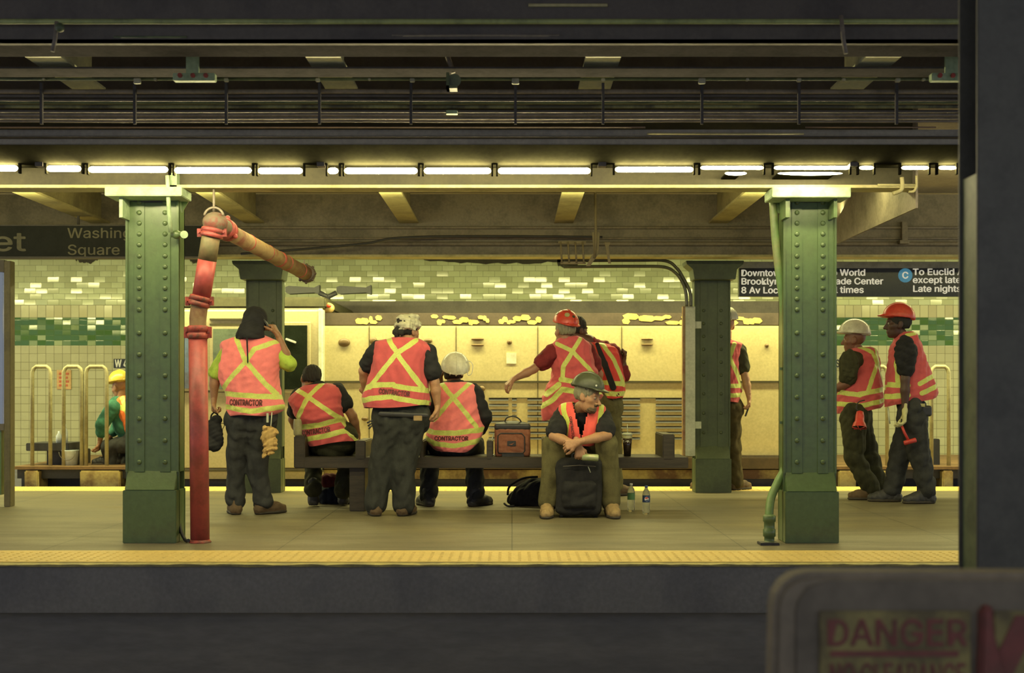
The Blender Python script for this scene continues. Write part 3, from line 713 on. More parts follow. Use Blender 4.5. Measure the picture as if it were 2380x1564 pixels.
# ================================================================ CONDUITS AND CHANNEL OF THE RIGHT FAR COLUMN
for k, (o_, lab) in enumerate(((0, 'outer of two dark conduits curving down to the white channel'), (1, 'inner of two dark conduits curving down to the white channel'))):
    dd = 12.0
    pts = [P(1310, 606 + 14 * o_, dd), P(1480, 605 + 14 * o_, dd), P(1545, 606 + 15 * o_, dd), P(1572, 622 + 14 * o_ , dd), P(1590 - 3 * o_, 650 + 8 * o_, dd), P(1604 - 10 * o_, 680, dd), P(1606 - 10 * o_, 712, dd)]
    c = MB().tube(smooth_path(pts, 6), 0.0165, 10).build('conduit', mat('olive_black_conduit', (0.09, 0.095, 0.05), 0.35)); tag(c, lab, 'conduit')
e = empty('channel_cover', P(1602, 1058, 12.1), 'tall whitish cable channel fixed beside the right far column', 'channel')
MB().pbox(1593, 712, 1616, 1060, 12.05, 12.12).build('cover', M['offwhite'], e, 0.003)
MB().pbox(1587, 712, 1593, 1060, 12.06, 12.13).build('side', M['rust'], e)
for py in (755, 988): MB().pbox(1616, py - 8, 1630, py + 8, 12.1, 12.13).build('tab', M['offwhite'], e)
e = empty('lamp_bracket', P(1385, 560, 11.2), 'old brown bracket frame with bars hanging below the far girder', 'bracket')
m_br = mat('brown_bracket', (0.20, 0.16, 0.09), 0.6)
MB().tube([P(1383, 408, 11.0), P(1385, 560, 11.0), P(1382, 600, 11.0)], 0.012, 8).build('hanger', m_br, e)
MB().pbox(1298, 560, 1362, 565, 11.0, 11.04).pbox(1303, 608, 1362, 613, 11.0, 11.04).build('frame', m_br, e)
for px in (1303, 1320, 1337, 1354): MB().tube([P(px, 562, 11.0), P(px + 3, 611, 11.0)], 0.009, 6).build('bar', m_br, e)
MB().prism([P(1405, 563, 11.0), P(1419, 563, 11.0), P(1414, 575, 11.0), P(1420, 612, 11.0), P(1414, 612, 11.0), P(1408, 575, 11.0)], (0, 0.02, 0)).build('hook', m_br, e)
MB().prism([P(1376, 540, 11.0), P(1394, 540, 11.0), P(1391, 590, 11.0), P(1372, 618, 11.0), P(1362, 618, 11.0), P(1380, 585, 11.0)], (0, 0.02, 0)).build('arm', m_br, e)
# drip stains below the far girder are patches of soot on the tiles
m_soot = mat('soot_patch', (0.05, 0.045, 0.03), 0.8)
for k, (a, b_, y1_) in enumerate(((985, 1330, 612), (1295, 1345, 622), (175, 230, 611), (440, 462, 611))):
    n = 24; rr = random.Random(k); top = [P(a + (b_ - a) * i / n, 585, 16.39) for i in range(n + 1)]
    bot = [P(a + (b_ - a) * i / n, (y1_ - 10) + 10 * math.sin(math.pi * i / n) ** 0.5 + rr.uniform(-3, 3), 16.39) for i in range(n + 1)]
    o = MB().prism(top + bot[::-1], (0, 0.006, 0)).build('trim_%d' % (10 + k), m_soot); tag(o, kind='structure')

# ================================================================ SIGNS
DS = 11.3
e = empty('hanging_sign', P(60, 515, DS), 'large dark hanging station name sign left of the left green column', 'sign')
MB().pbox(-560, 524, 470, 598, DS, DS + 0.09).build('panel', mat('dim_sign_black', (0.025, 0.027, 0.021), 0.5, bump=0.02, spec=0.2), e, 0.004)
MB().pbox(-562, 596, 472, 600, DS - 0.01, DS + 0.1).pbox(-562, 522, 472, 525, DS - 0.01, DS + 0.1).build('frame', M['steel'], e)
m_dl = mat('dull_olive_letters', (0.21, 0.19, 0.11), 0.5)
flat_text('lettering', 'West 4 Street', -512, 583, 44, DS - 0.001, m_dl, e, 0.012, wpx=572)
flat_text('lettering', 'Washington\nSquare', 156, 553, 23, DS - 0.001, m_dl, e, 0.010, wpx=204, line=0.86)
for px in (182,): MB().tube([P(px, 440, DS + .04), P(px, 524, DS + .04)], 0.013, 8).build('hanger_rod', M['steel'], e)

DS = 12.55
e = empty('hanging_sign', P(1975, 612, DS), 'black direction sign with white lettering above the platform end', 'sign')
MB().pbox(1718, 622, 2420, 689, DS, DS + 0.08).build('panel', M['signblack'], e, 0.003)
MB().pbox(1716, 608, 2422, 623, DS - 0.01, DS + 0.09).build('top_rail', mat('sign_rail', (0.42, 0.43, 0.33), 0.4), e, 0.003)
for px in (1760, 2150): MB().tube([P(px, 598, DS + .04), P(px, 560, DS + .04)], 0.015, 8).build('hanger_rod', M['steel'], e)
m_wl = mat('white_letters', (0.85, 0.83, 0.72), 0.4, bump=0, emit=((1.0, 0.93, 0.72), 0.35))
z_ = dict(m=m_wl, parent=e, bold=0.03)
for (tx, x, y, wd) in (('Downtown &', 1722, 641, 122), ('Brooklyn', 1722, 660.5, 88), ('8 Av Local', 1722, 681, 104),
                       ('To World', 1920, 640, 91), ('Trade Center', 1920, 660, 133), ('All times', 1920, 680, 88),
                       ('To Euclid Av', 2121, 638.5, 132), ('except late nights', 2121, 657, 180), ('Late nights', 2121, 677.5, 112)):
    flat_text('lettering', tx, x, y + 0.5, 14.5, DS - 0.001, m_wl, e, 0.03, wpx=wd)
c = P(2104, 640, DS)
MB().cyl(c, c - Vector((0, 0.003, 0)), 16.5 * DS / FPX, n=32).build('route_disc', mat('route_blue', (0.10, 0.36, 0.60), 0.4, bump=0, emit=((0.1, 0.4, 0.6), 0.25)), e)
flat_text('route_letter', 'C', 2104, 647, 15, DS - 0.004, m_wl, e, 0.03, align='CENTER')
c = P(1899, 640, DS)
MB().cyl(c, c - Vector((0, 0.003, 0)), 16.5 * DS / FPX, n=32).build('route_disc', MATS['route_blue'], e)
# station name tiles on the wall
for k, (px, tx, wd, lab) in enumerate(((264, 'W 4 ST', 62, 'black name tile with W on the wall, left of the left green column'), (1928, '4 ST', 36, 'grey name tile with S on the wall beside the right green column'))):
    e = empty('wall_name_sign', P(px, 850, 16.39), lab, 'sign')
    MB().pbox(px, 834, px + wd, 855, 16.385, 16.40).build('panel', M['signblack'] if k == 0 else mat('pale_name_tile', (0.4, 0.39, 0.27), 0.3), e)
    flat_text('lettering', tx, px + 3, 853, 17, 16.383, M['white'] if k == 0 else M['signblack'], e, 0.03, wpx=wd - 8)
# kiosk at the left frame edge
e = empty('information_panel', P(0, 1178, 10.75), 'tall information panel with a brown frame at the left frame edge', 'panel')
MB().pbox(9, 606, 24, 1178, 10.75, 10.85).build('post', mat('brown_frame', (0.14, 0.12, 0.06), 0.5), e, 0.004)
MB().pbox(-260, 604, 9, 632, 10.75, 10.85).pbox(-260, 985, 9, 1000, 10.75, 10.85).build('rail', M['steel'], e)
MB().pbox(-260, 632, 5, 985, 10.77, 10.83).build('screen', mat('lit_screen', (0.05, 0.06, 0.08), 0.2, bump=0, emit=((0.35, 0.4, 0.5), 0.35)), e)
MB().pbox(-260, 1000, 3, 1150, 10.77, 10.83).build('lower_panel', M['green'], e)
MB().pbox(-275, 606, -260, 1178, 10.75, 10.85).build('post', mat('brown_frame', (0.14, 0.12, 0.06), 0.5), e, 0.004)
# ================================================================ SCULPTING TOOLKIT (signed distance fields turned into smooth meshes)
def rotm(yaw=0, pitch=0, roll=0):
    return (Matrix.Rotation(math.radians(yaw), 3, 'Z') @ Matrix.Rotation(math.radians(pitch), 3, 'X') @ Matrix.Rotation(math.radians(roll), 3, 'Y'))

class SDF:
    def __init__(s): s.p = []
    def cap(s, a, b, ra, rb=None, k=0.025, flat=None):
        s.p.append(('cap', np.array(a, float), np.array(b, float), ra, ra if rb is None else rb, k, flat)); return s
    def chain(s, pts, rs, k=0.02, flat=None):
        for i in range(len(pts) - 1): s.cap(pts[i], pts[i + 1], rs[i], rs[i + 1], k, flat)
        return s
    def ell(s, c, r, R=None, k=0.025):
        s.p.append(('ell', np.array(c, float), np.array(r, float), np.array(R if R is not None else Matrix.Identity(3), float), k)); return s
    def box(s, c, half, R=None, rd=0.01, k=0.01):
        s.p.append(('box', np.array(c, float), np.array(half, float), np.array(R if R is not None else Matrix.Identity(3), float), rd, k)); return s
    def sub_ell(s, c, r, R=None, k=0.01):
        s.p.append(('xell', np.array(c, float), np.array(r, float), np.array(R if R is not None else Matrix.Identity(3), float), k)); return s
    def plane(s, pt, n):        # keep the side the normal points away from
        s.p.append(('pl', np.array(pt, float), np.array(Vector(n).normalized(), float))); return s
    def bounds(s):
        lo = np.full(3, 1e9); hi = np.full(3, -1e9)
        for q in s.p:
            if q[0] == 'cap':
                r = max(q[3], q[4]); a = np.minimum(q[1], q[2]) - r; b = np.maximum(q[1], q[2]) + r
            elif q[0] in ('ell', 'box'):
                r = np.linalg.norm(q[2]) if q[0] == 'box' else q[2].max(); a = q[1] - r; b = q[1] + r
            else: continue
            lo = np.minimum(lo, a); hi = np.maximum(hi, b)
        return lo, hi
    def mesh(s, h, amp=0.0, freq=20.0, seed=0, stretch=(1, 1, 1)):
        lo, hi = s.bounds(); lo = lo - 3 * h - amp; hi = hi + 3 * h + amp
        n = np.ceil((hi - lo) / h).astype(int) + 1
        ax = [(lo[i] + h * np.arange(n[i])).astype(np.float32) for i in range(3)]
        D = np.full(tuple(n), 0.5, np.float32)
        for q in s.p:
            if q[0] == 'pl':
                X = ((ax[0] - q[1][0]) * q[2][0])[:, None, None] + ((ax[1] - q[1][1]) * q[2][1])[None, :, None] + ((ax[2] - q[1][2]) * q[2][2])[None, None, :]
                D = np.maximum(D, X.astype(np.float32)); continue
            k = q[-1] if q[0] != 'cap' else q[5]
            if q[0] == 'cap':
                r = max(q[3], q[4]); a = np.minimum(q[1], q[2]) - r; b = np.maximum(q[1], q[2]) + r
            else:
                r = np.linalg.norm(q[2]) if q[0] == 'box' else q[2].max(); a = q[1] - r; b = q[1] + r
            m = k + 4 * h
            i0 = np.maximum(0, np.floor((a - m - lo) / h).astype(int)); i1 = np.minimum(n, np.ceil((b + m - lo) / h).astype(int) + 1)
            if (i1 <= i0).any(): continue
            sl = tuple(slice(i0[i], i1[i]) for i in range(3))
            X = np.stack(np.meshgrid(*[ax[i][sl[i]] for i in range(3)], indexing='ij'), -1)
            if q[0] == 'cap':
                ba = q[2] - q[1]; L2 = max(float(ba @ ba), 1e-9); pa = X - q[1].astype(np.float32)
                t = np.clip((pa @ ba.astype(np.float32)) / L2, 0, 1)
                v = pa - t[..., None] * ba.astype(np.float32)
                if q[6] is not None:
                    nn = np.array(Vector(q[6][0]).normalized(), np.float32); c = v @ nn
                    v = v + (c * (1.0 / q[6][1] - 1.0))[..., None] * nn
                d = np.linalg.norm(v, axis=-1) - (q[3] + (q[4] - q[3]) * t)
                if q[6] is not None: d = d * 0.8
            elif q[0] in ('ell', 'xell'):
                v = (X - q[1].astype(np.float32)) @ q[3].astype(np.float32); rr = q[2].astype(np.float32)
                k0 = np.linalg.norm(v / rr, axis=-1); k1 = np.linalg.norm(v / (rr * rr), axis=-1) + 1e-6
                d = k0 * (k0 - 1.0) / k1
            elif q[0] == 'box':
                v = np.abs((X - q[1].astype(np.float32)) @ q[3].astype(np.float32)) - (q[2] - q[4]).astype(np.float32)
                d = np.linalg.norm(np.maximum(v, 0), axis=-1) + np.minimum(v.max(-1), 0) - q[4]
            d = d.astype(np.float32); E = D[sl]
            if q[0] == 'xell':
                hh = np.maximum(k - np.abs(E + d), 0) / k; D[sl] = np.maximum(E, -d) + hh * hh * k * 0.25
            else:
                hh = np.maximum(k - np.abs(E - d), 0) / k; D[sl] = np.minimum(E, d) - hh * hh * k * 0.25
        if amp > 0:
            rs = np.random.RandomState(seed); Nn = np.zeros_like(D)
            gx, gy, gz = ax[0][:, None, None], ax[1][None, :, None], ax[2][None, None, :]
            wob = 0.6 * np.sin(gx * freq * 0.5 + seed) + 0.6 * np.sin(gz * freq * 0.43 + 2 * seed) + 0.5 * np.sin(gy * freq * 0.6)
            for o in range(4):
                v = rs.normal(size=3); v /= np.linalg.norm(v); f = freq * (1 + 0.55 * o)
                ph = gx * v[0] * f * stretch[0] + gy * v[1] * f * stretch[1] + gz * v[2] * f * stretch[2]
                Nn += (1 - 2 * np.abs(np.sin(ph + wob * 1.3 + o * 1.7))) / (1 + 0.5 * o)
            D = D + (amp * 0.5) * Nn.astype(np.float32)
        return nets(D, lo, h)

CORN = np.array([(0, 0, 0), (1, 0, 0), (0, 1, 0), (1, 1, 0), (0, 0, 1), (1, 0, 1), (0, 1, 1), (1, 1, 1)])
EDG = [(0, 1), (2, 3), (4, 5), (6, 7), (0, 2), (1, 3), (4, 6), (5, 7), (0, 4), (1, 5), (2, 6), (3, 7)]
def nets(D, lo, h):
    ins = D < 0; n = D.shape
    cnt = np.zeros((n[0] - 1, n[1] - 1, n[2] - 1), np.int8)
    for c in CORN: cnt += ins[c[0]:n[0] - 1 + c[0], c[1]:n[1] - 1 + c[1], c[2]:n[2] - 1 + c[2]]
    mix = (cnt > 0) & (cnt < 8); cells = np.argwhere(mix)
    idx = np.full(cnt.shape, -1, np.int64); idx[mix] = np.arange(len(cells))
    acc = np.zeros((len(cells), 3)); num = np.zeros(len(cells))
    vals = [D[cells[:, 0] + c[0], cells[:, 1] + c[1], cells[:, 2] + c[2]].astype(np.float64) for c in CORN]
    for a, b in EDG:
        da, db = vals[a], vals[b]; cr = (da < 0) != (db < 0)
        t = np.where(cr, da / np.where(cr, da - db, 1), 0)
        pos = CORN[a][None] + t[:, None] * (CORN[b] - CORN[a])[None]
        acc += np.where(cr[:, None], pos, 0); num += cr
    V = lo + h * (cells + acc / num[:, None]); F = []
    for ax in range(3):
        o1, o2 = [(1, 2), (2, 0), (0, 1)][ax]
        sl0 = [slice(None)] * 3; sl1 = [slice(None)] * 3; sl0[ax] = slice(0, -1); sl1[ax] = slice(1, None)
        A, B = ins[tuple(sl0)], ins[tuple(sl1)]
        e = np.argwhere(A != B)
        ok = (e[:, o1] > 0) & (e[:, o2] > 0) & (e[:, o1] < n[o1] - 1) & (e[:, o2] < n[o2] - 1); e = e[ok]
        u1 = np.zeros(3, int); u1[o1] = 1; u2 = np.zeros(3, int); u2[o2] = 1
        q = [idx[tuple((e - u).T)] for u in (u1 + u2, u2, 0 * u1, u1)]
        q = np.stack(q, 1); flip = ~A[tuple(e.T)]
        q[flip] = q[flip][:, ::-1]; F.append(q)
    return V, np.concatenate(F)

def np_obj(name, parts, m, parent, smooth=True):
    V = []; F = []; k = 0
    for v, f in parts: V.append(v); F.append(f + k); k += len(v)
    V = np.concatenate(V); F = np.concatenate(F)
    me = bpy.data.meshes.new(name)
    me.vertices.add(len(V)); me.vertices.foreach_set('co', V.astype(np.float32).ravel())
    me.loops.add(F.size); me.loops.foreach_set('vertex_index', F.astype(np.int32).ravel())
    me.polygons.add(len(F)); me.polygons.foreach_set('loop_start', np.arange(0, F.size, 4, dtype=np.int32))
    me.polygons.foreach_set('loop_total', np.full(len(F), 4, np.int32))
    me.update(calc_edges=True); me.validate()
    return link(name, me, m, parent, smooth)

# ---------------------------------------------------------------- vest cloth: stripes laid on the fabric
def vest_mat(name, base, tape, segs, origin, far_segs=(), pull=0.006):
    m = bpy.data.materials.new(name); m.use_nodes = True; t = NT(m)
    co = t.coord(); nz = t.new('ShaderNodeTexNoise'); nz.inputs['Scale'].default_value = 9; t.l(co, nz.inputs['Vector'])
    sb = t.new('ShaderNodeVectorMath', operation='SUBTRACT'); t.l(nz.outputs['Color'], sb.inputs[0]); sb.inputs[1].default_value = (.5, .5, .5)
    sc = t.new('ShaderNodeVectorMath', operation='SCALE'); t.l(sb.outputs[0], sc.inputs[0]); sc.inputs['Scale'].default_value = pull * 3
    ad = t.new('ShaderNodeVectorMath', operation='ADD'); t.l(co, ad.inputs[0]); t.l(sc.outputs[0], ad.inputs[1])
    sp = t.new('ShaderNodeSeparateXYZ'); t.l(ad.outputs[0], sp.inputs[0]); X, Z = sp.outputs[0], sp.outputs[2]
    at = t.new('ShaderNodeAttribute'); at.attribute_name = 'side'
    def seg(a, b, hw):
        abx, abz = b[0] - a[0], b[1] - a[1]; L2 = abx * abx + abz * abz
        px_ = t.math('SUBTRACT', X, a[0]); pz_ = t.math('SUBTRACT', Z, a[1])
        tt = t.math('DIVIDE', t.math('ADD', t.math('MULTIPLY', px_, abx), t.math('MULTIPLY', pz_, abz)), L2, clamp=True)
        dx = t.math('SUBTRACT', px_, t.math('MULTIPLY', tt, abx)); dz = t.math('SUBTRACT', pz_, t.math('MULTIPLY', tt, abz))
        d2 = t.math('ADD', t.math('MULTIPLY', dx, dx), t.math('MULTIPLY', dz, dz))
        return t.math('LESS_THAN', d2, hw * hw)
    def group(L):
        g = None
        for a, b, hw in L:
            x = seg(a, b, hw); g = x if g is None else t.math('MAXIMUM', g, x)
        return g
    g = group(segs)
    if far_segs:
        f = group(far_segs); s_ = t.math('GREATER_THAN', at.outputs['Fac'], 0.0)
        g = t.math('ADD', t.math('MULTIPLY', g, s_), t.math('MULTIPLY', f, t.math('SUBTRACT', 1.0, s_)))
    fab = t.noise(co, 14, 4); c0 = t.mix(t.mapr(fab, 0.35, 0.7, 0, 0.5), base, tuple(x * 0.72 for x in base))
    c1 = t.mix(t.mapr(t.noise(co, 90, 2), 0.4, 0.6, 0, 0.35), tape, tuple(x * 0.7 for x in tape))
    t.l(t.mix(g, c0, c1), t.bs.inputs['Base Color'])
    t.l(t.mapr(g, 0, 1, 0.8, 0.42), t.bs.inputs['Roughness']); t.bs.inputs['Specular IOR Level'].default_value = 0.3
    t.bs.inputs['Sheen Weight'].default_value = 0.15
    t.bump(t.noise(co, 30, 4), 0.5, 0.006)
    return m

def catmull(a, u):
    n = len(a); u = np.clip(u, 0, n - 1.0001); i = u.astype(int); t = (u - i)[:, None]
    g = lambda j: a[np.clip(j, 0, n - 1)]
    p0, p1, p2, p3 = g(i - 1), g(i), g(i + 1), g(i + 2)
    return 0.5 * (2 * p1 + (p2 - p0) * t + (2 * p0 - 5 * p1 + 4 * p2 - p3) * t * t + (3 * p1 - p0 - 3 * p2 + p3) * t ** 3)

def build_vest(root, d, rings, segs, base, tape, seed=0, amp=0.009, vcut=None, name='safety_vest', pw=2.3, back_y=None):
    """rings: (xl, yl, xr, yr, half depth in m, depth offset, depth skew) from neck to hem, seen at distance d"""
    A = []
    for r in rings:
        xl, yl, xr, yr, hd = r[:5]; off = r[5] if len(r) > 5 else 0.0; sk = r[6] if len(r) > 6 else 0.0
        L = P(xl, yl, d + off - sk); R = P(xr, yr, d + off + sk); A.append([*L, *R, hd])
    A = np.array(A); NR, NT_ = 84, 120
    Q = catmull(A, np.linspace(0, len(A) - 1, NR)); C = (Q[:, :3] + Q[:, 3:6]) / 2; H = (Q[:, 3:6] - Q[:, :3]) / 2
    th = np.linspace(0, 2 * math.pi, NT_, endpoint=False); ct, st = np.cos(th), np.sin(th)
    ct2 = np.sign(ct) * np.abs(ct) ** (2 / pw); st2 = np.sign(st) * np.abs(st) ** (2 / pw)
    V = np.zeros((NR, NT_, 3)); up = np.array([0, 0, 1.0])
    for i in range(NR):
        h = H[i]; b = np.cross(h, up); b /= (np.linalg.norm(b) + 1e-9)
        if b[1] > 0: b = -b                       # b points to the camera side
        V[i] = C[i] + ct2[:, None] * h + st2[:, None] * b * Q[i, 6]
    rs = np.random.RandomState(seed); N = V - C[:, None, :]; N /= (np.linalg.norm(N, axis=-1, keepdims=True) + 1e-6)
    W = np.zeros((NR, NT_)); fr = 24
    X, Y, Z = V[..., 0], V[..., 1], V[..., 2]
    for o in range(5):
        v = rs.normal(size=3) * np.array([1.3, 1, 0.7]); v /= np.linalg.norm(v); f = fr * (1 + 0.5 * o)
        W += (1 - 2 * np.abs(np.sin((X * v[0] + Y * v[1] + Z * v[2]) * f + 1.4 * np.sin(X * 9 + seed) + 1.2 * np.sin(Z * 11 + o)))) / (1 + 0.6 * o)
    fade = np.clip(np.linspace(0, 1, NR) * 5, 0, 1)[:, None]
    hemw = np.clip(np.linspace(0, 1, NR) * 3 - 2, 0, 1)[:, None]
    V = V + N * (W * amp * 0.5 * fade)[..., None] + N * (hemw * 0.008 * np.sin(th * 5 + seed))[..., None]
    V[..., 2] += hemw * 0.006 * np.sin(th * 3 + seed * 2)
    side = np.repeat(st[None, :], NR, 0)
    F = []; 
    for i in range(NR - 1):
        j = np.arange(NT_); k = (j + 1) % NT_
        F.append(np.stack([i * NT_ + j, i * NT_ + k, (i + 1) * NT_ + k, (i + 1) * NT_ + j], 1))
    F = np.concatenate(F); Vf = V.reshape(-1, 3)
    if vcut:      # open front: a V between three pixel points
        tri = [P(x, y, d) for x, y in vcut]; cc = Vf[F].mean(1); sd = side.ravel()[F].mean(1)
        def sgn(a, b): return (cc[:, 0] - b.x) * (a.z - b.z) - (a.x - b.x) * (cc[:, 2] - b.z)
        s0, s1, s2 = sgn(tri[0], tri[1]), sgn(tri[1], tri[2]), sgn(tri[2], tri[0])
        ins = ((s0 > 0) & (s1 > 0) & (s2 > 0)) | ((s0 < 0) & (s1 < 0) & (s2 < 0))
        F = F[~(ins & (sd > 0))]
    ro = parent_origin(root)
    def loc(x, y): p = P(x, y, d) - ro; return (p.x, p.z)
    S_ = [(loc(a[0], a[1]), loc(a[2], a[3]), a[4] * d / FPX) for a in segs]
    zc = [loc(*r[:2])[1] for r in rings]; xs = [loc(r[0], r[1])[0] for r in rings] + [loc(r[2], r[3])[0] for r in rings]
    z0, z1 = zc[-1], zc[0]; xm = (min(xs) + max(xs)) / 2; wd = (max(xs) - min(xs)) / 2
    far = [((xm - 0.45 * wd, z1), (xm - 0.45 * wd, z0), 0.025), ((xm + 0.45 * wd, z1), (xm + 0.45 * wd, z0), 0.025), ((xm - 1.5 * wd, z0 + 0.17), (xm + 1.5 * wd, z0 + 0.17), 0.024), ((xm - 1.5 * wd, z0 + 0.07), (xm + 1.5 * wd, z0 + 0.07), 0.024)]
    m = vest_mat('vest_fabric', base, tape, S_, ro, far)
    o = np_obj(name, [(Vf, F)], m, root)
    at = o.data.attributes.new('side', 'FLOAT', 'POINT'); at.data.foreach_set('value', side.ravel().astype(np.float32))
    md = o.modifiers.new('thick', 'SOLIDIFY'); md.thickness = 0.005; md.offset = -1
    return o

def lettering_on(vest, root, d, body, px, py, hpx, ang, m, wpx=None):
    me = text_mesh(body, 1.0, 0.045, 'CENTER'); s = FPX / d
    xs = [v.co.x for v in me.vertices]; kz = hpx / s / cap_height(); kx = kz if wpx is None else wpx / s / (max(xs) - min(xs))
    bm = bmesh.new(); bm.from_mesh(me); bmesh.ops.subdivide_edges(bm, edges=[e for e in bm.edges if e.calc_length() > 0.25], cuts=2); bmesh.ops.triangulate(bm, faces=bm.faces[:]); bm.to_mesh(me); bm.free()
    ro = parent_origin(root); mv = vest.data
    tree = BVHTree.FromPolygons([v.co + ro for v in mv.vertices], [list(p.vertices) for p in mv.polygons])
    c = P(px, py, d); ca, sa = math.cos(math.radians(ang)), math.sin(math.radians(ang)); last = d - 0.15
    for v in me.vertices:
        x = v.co.x * kx; z = (v.co.y - 0.5 * cap_height()) * kz
        p = Vector((c.x + x * ca - z * sa, 0, c.z + x * sa + z * ca)); p.y = d - 1
        dr = (p - Vector((p.x * 0 , 0, CZ))).normalized()
        h = tree.ray_cast(p, Vector((0, 1, 0)))
        if h[0] is not None: last = h[0].y
        v.co = Vector((p.x, last - 0.004 - v.co.z * 0.5, p.z))
    return link('lettering', me, m, root)

# ---------------------------------------------------------------- body pieces
def head_sdf(c, R, k=1.0, nose=1.0):
    s = SDF(); c = Vector(c)
    q = lambda x, y, z: c + R @ (Vector((x, y, z)) * k)
    r = lambda *a: tuple(x * k for x in a)
    s.ell(q(0, -.015, .028), r(.074, .094, .086), R, .03).ell(q(0, .028, -.035), r(.062, .066, .085), R, .03)
    s.ell(q(0, .030, -.085), r(.044, .050, .032), R, .03).ell(q(0, .068, -.100), r(.020, .018, .018), R, .02)
    s.cap(q(-.034, .078, .024), q(.034, .078, .024), .012 * k, k=.015)
    s.sub_ell(q(-.031, .098, .004), r(.020, .016, .012), R, .012).sub_ell(q(.031, .098, .004), r(.020, .016, .012), R, .012)
    s.ell(q(-.031, .079, .002), r(.0125, .011, .010), R, .003).ell(q(.031, .079, .002), r(.0125, .011, .010), R, .003)
    s.cap(q(0, .088, .008), q(0, .112 * nose, -.034), .008 * k, .013 * k, k=.012).ell(q(-.012, .098, -.040), r(.008, .010, .008), R, .008).ell(q(.012, .098, -.040), r(.008, .010, .008), R, .008)
    s.cap(q(-.020, .086, -.062), q(.020, .086, -.062), .0075 * k, k=.006).cap(q(-.017, .085, -.073), q(.017, .085, -.073), .0085 * k, k=.006)
    for sx in (-1, 1):
        s.ell(q(sx * .077, -.008, -.008), r(.010, .020, .032), R, .008).ell(q(sx * .070, .004, -.03), r(.012, .016, .018), R, .01)
        s.ell(q(sx * .045, .052, -.022), r(.022, .026, .022), R, .02)
    return s

def hand_sdf(W, D, N, side=1, curl=0.35, sc=1.0, spread=0.0):
    W = Vector(W); D = Vector(D).normalized(); N = Vector(N); N = (N - D * N.dot(D)).normalized(); U = D.cross(N).normalized() * side
    s = SDF(); B = []
    for i in range(4):
        b = W + (D * (.088 - .004 * abs(i - 1)) + U * (.030 - .0205 * i)) * sc; B.append(b)
        s.cap(W + U * (.016 - .010 * i) * sc, b, .0155 * sc, .0125 * sc, .012)
    s.cap(W - D * .05 * sc, W, .026 * sc, .024 * sc, .02, (N, 0.75))
    for i, L in enumerate((.076, .084, .078, .060)):
        p = B[i]; a = 0.25 + curl * (0.9 + 0.12 * i); dv = (D * 1 + U * (0.10 - 0.07 * i) * (1 + spread)).normalized(); ang = curl * 0.6
        pts = [p]; rs = [.0105 * sc]
        for j, f in enumerate((.44, .31, .25)):
            ang += a * (0.55 if j == 0 else 0.8)
            q_ = (dv * math.cos(ang) + N * math.sin(ang)).normalized()
            pts.append(pts[-1] + q_ * L * f * sc); rs.append((.0095, .0088, .0075)[j] * sc)
        s.chain(pts, rs, .0035)
    t0 = W + (D * .022 + U * .022) * sc; t1 = t0 + (D * .030 + U * .026 + N * .008) * sc; t2 = t1 + (D * .030 + U * .010 + N * .012 * (1 + curl)) * sc; t3 = t2 + (D * .024 + N * .010 * (1 + curl)) * sc
    s.chain([t0, t1, t2, t3], [.016 * sc, .0125 * sc, .0105 * sc, .0085 * sc], .010)
    return s

SKIN = {}
def skin(col):
    if col not in SKIN:
        m = mat('skin_%d' % len(SKIN), col, 0.5, col2=tuple(x * 0.85 for x in col), scale=12, bump=0.08, bscale=120)
        m.node_tree.nodes['Principled BSDF'].inputs['Subsurface Weight'].default_value = 0.0
        SKIN[col] = m
    return SKIN[col]

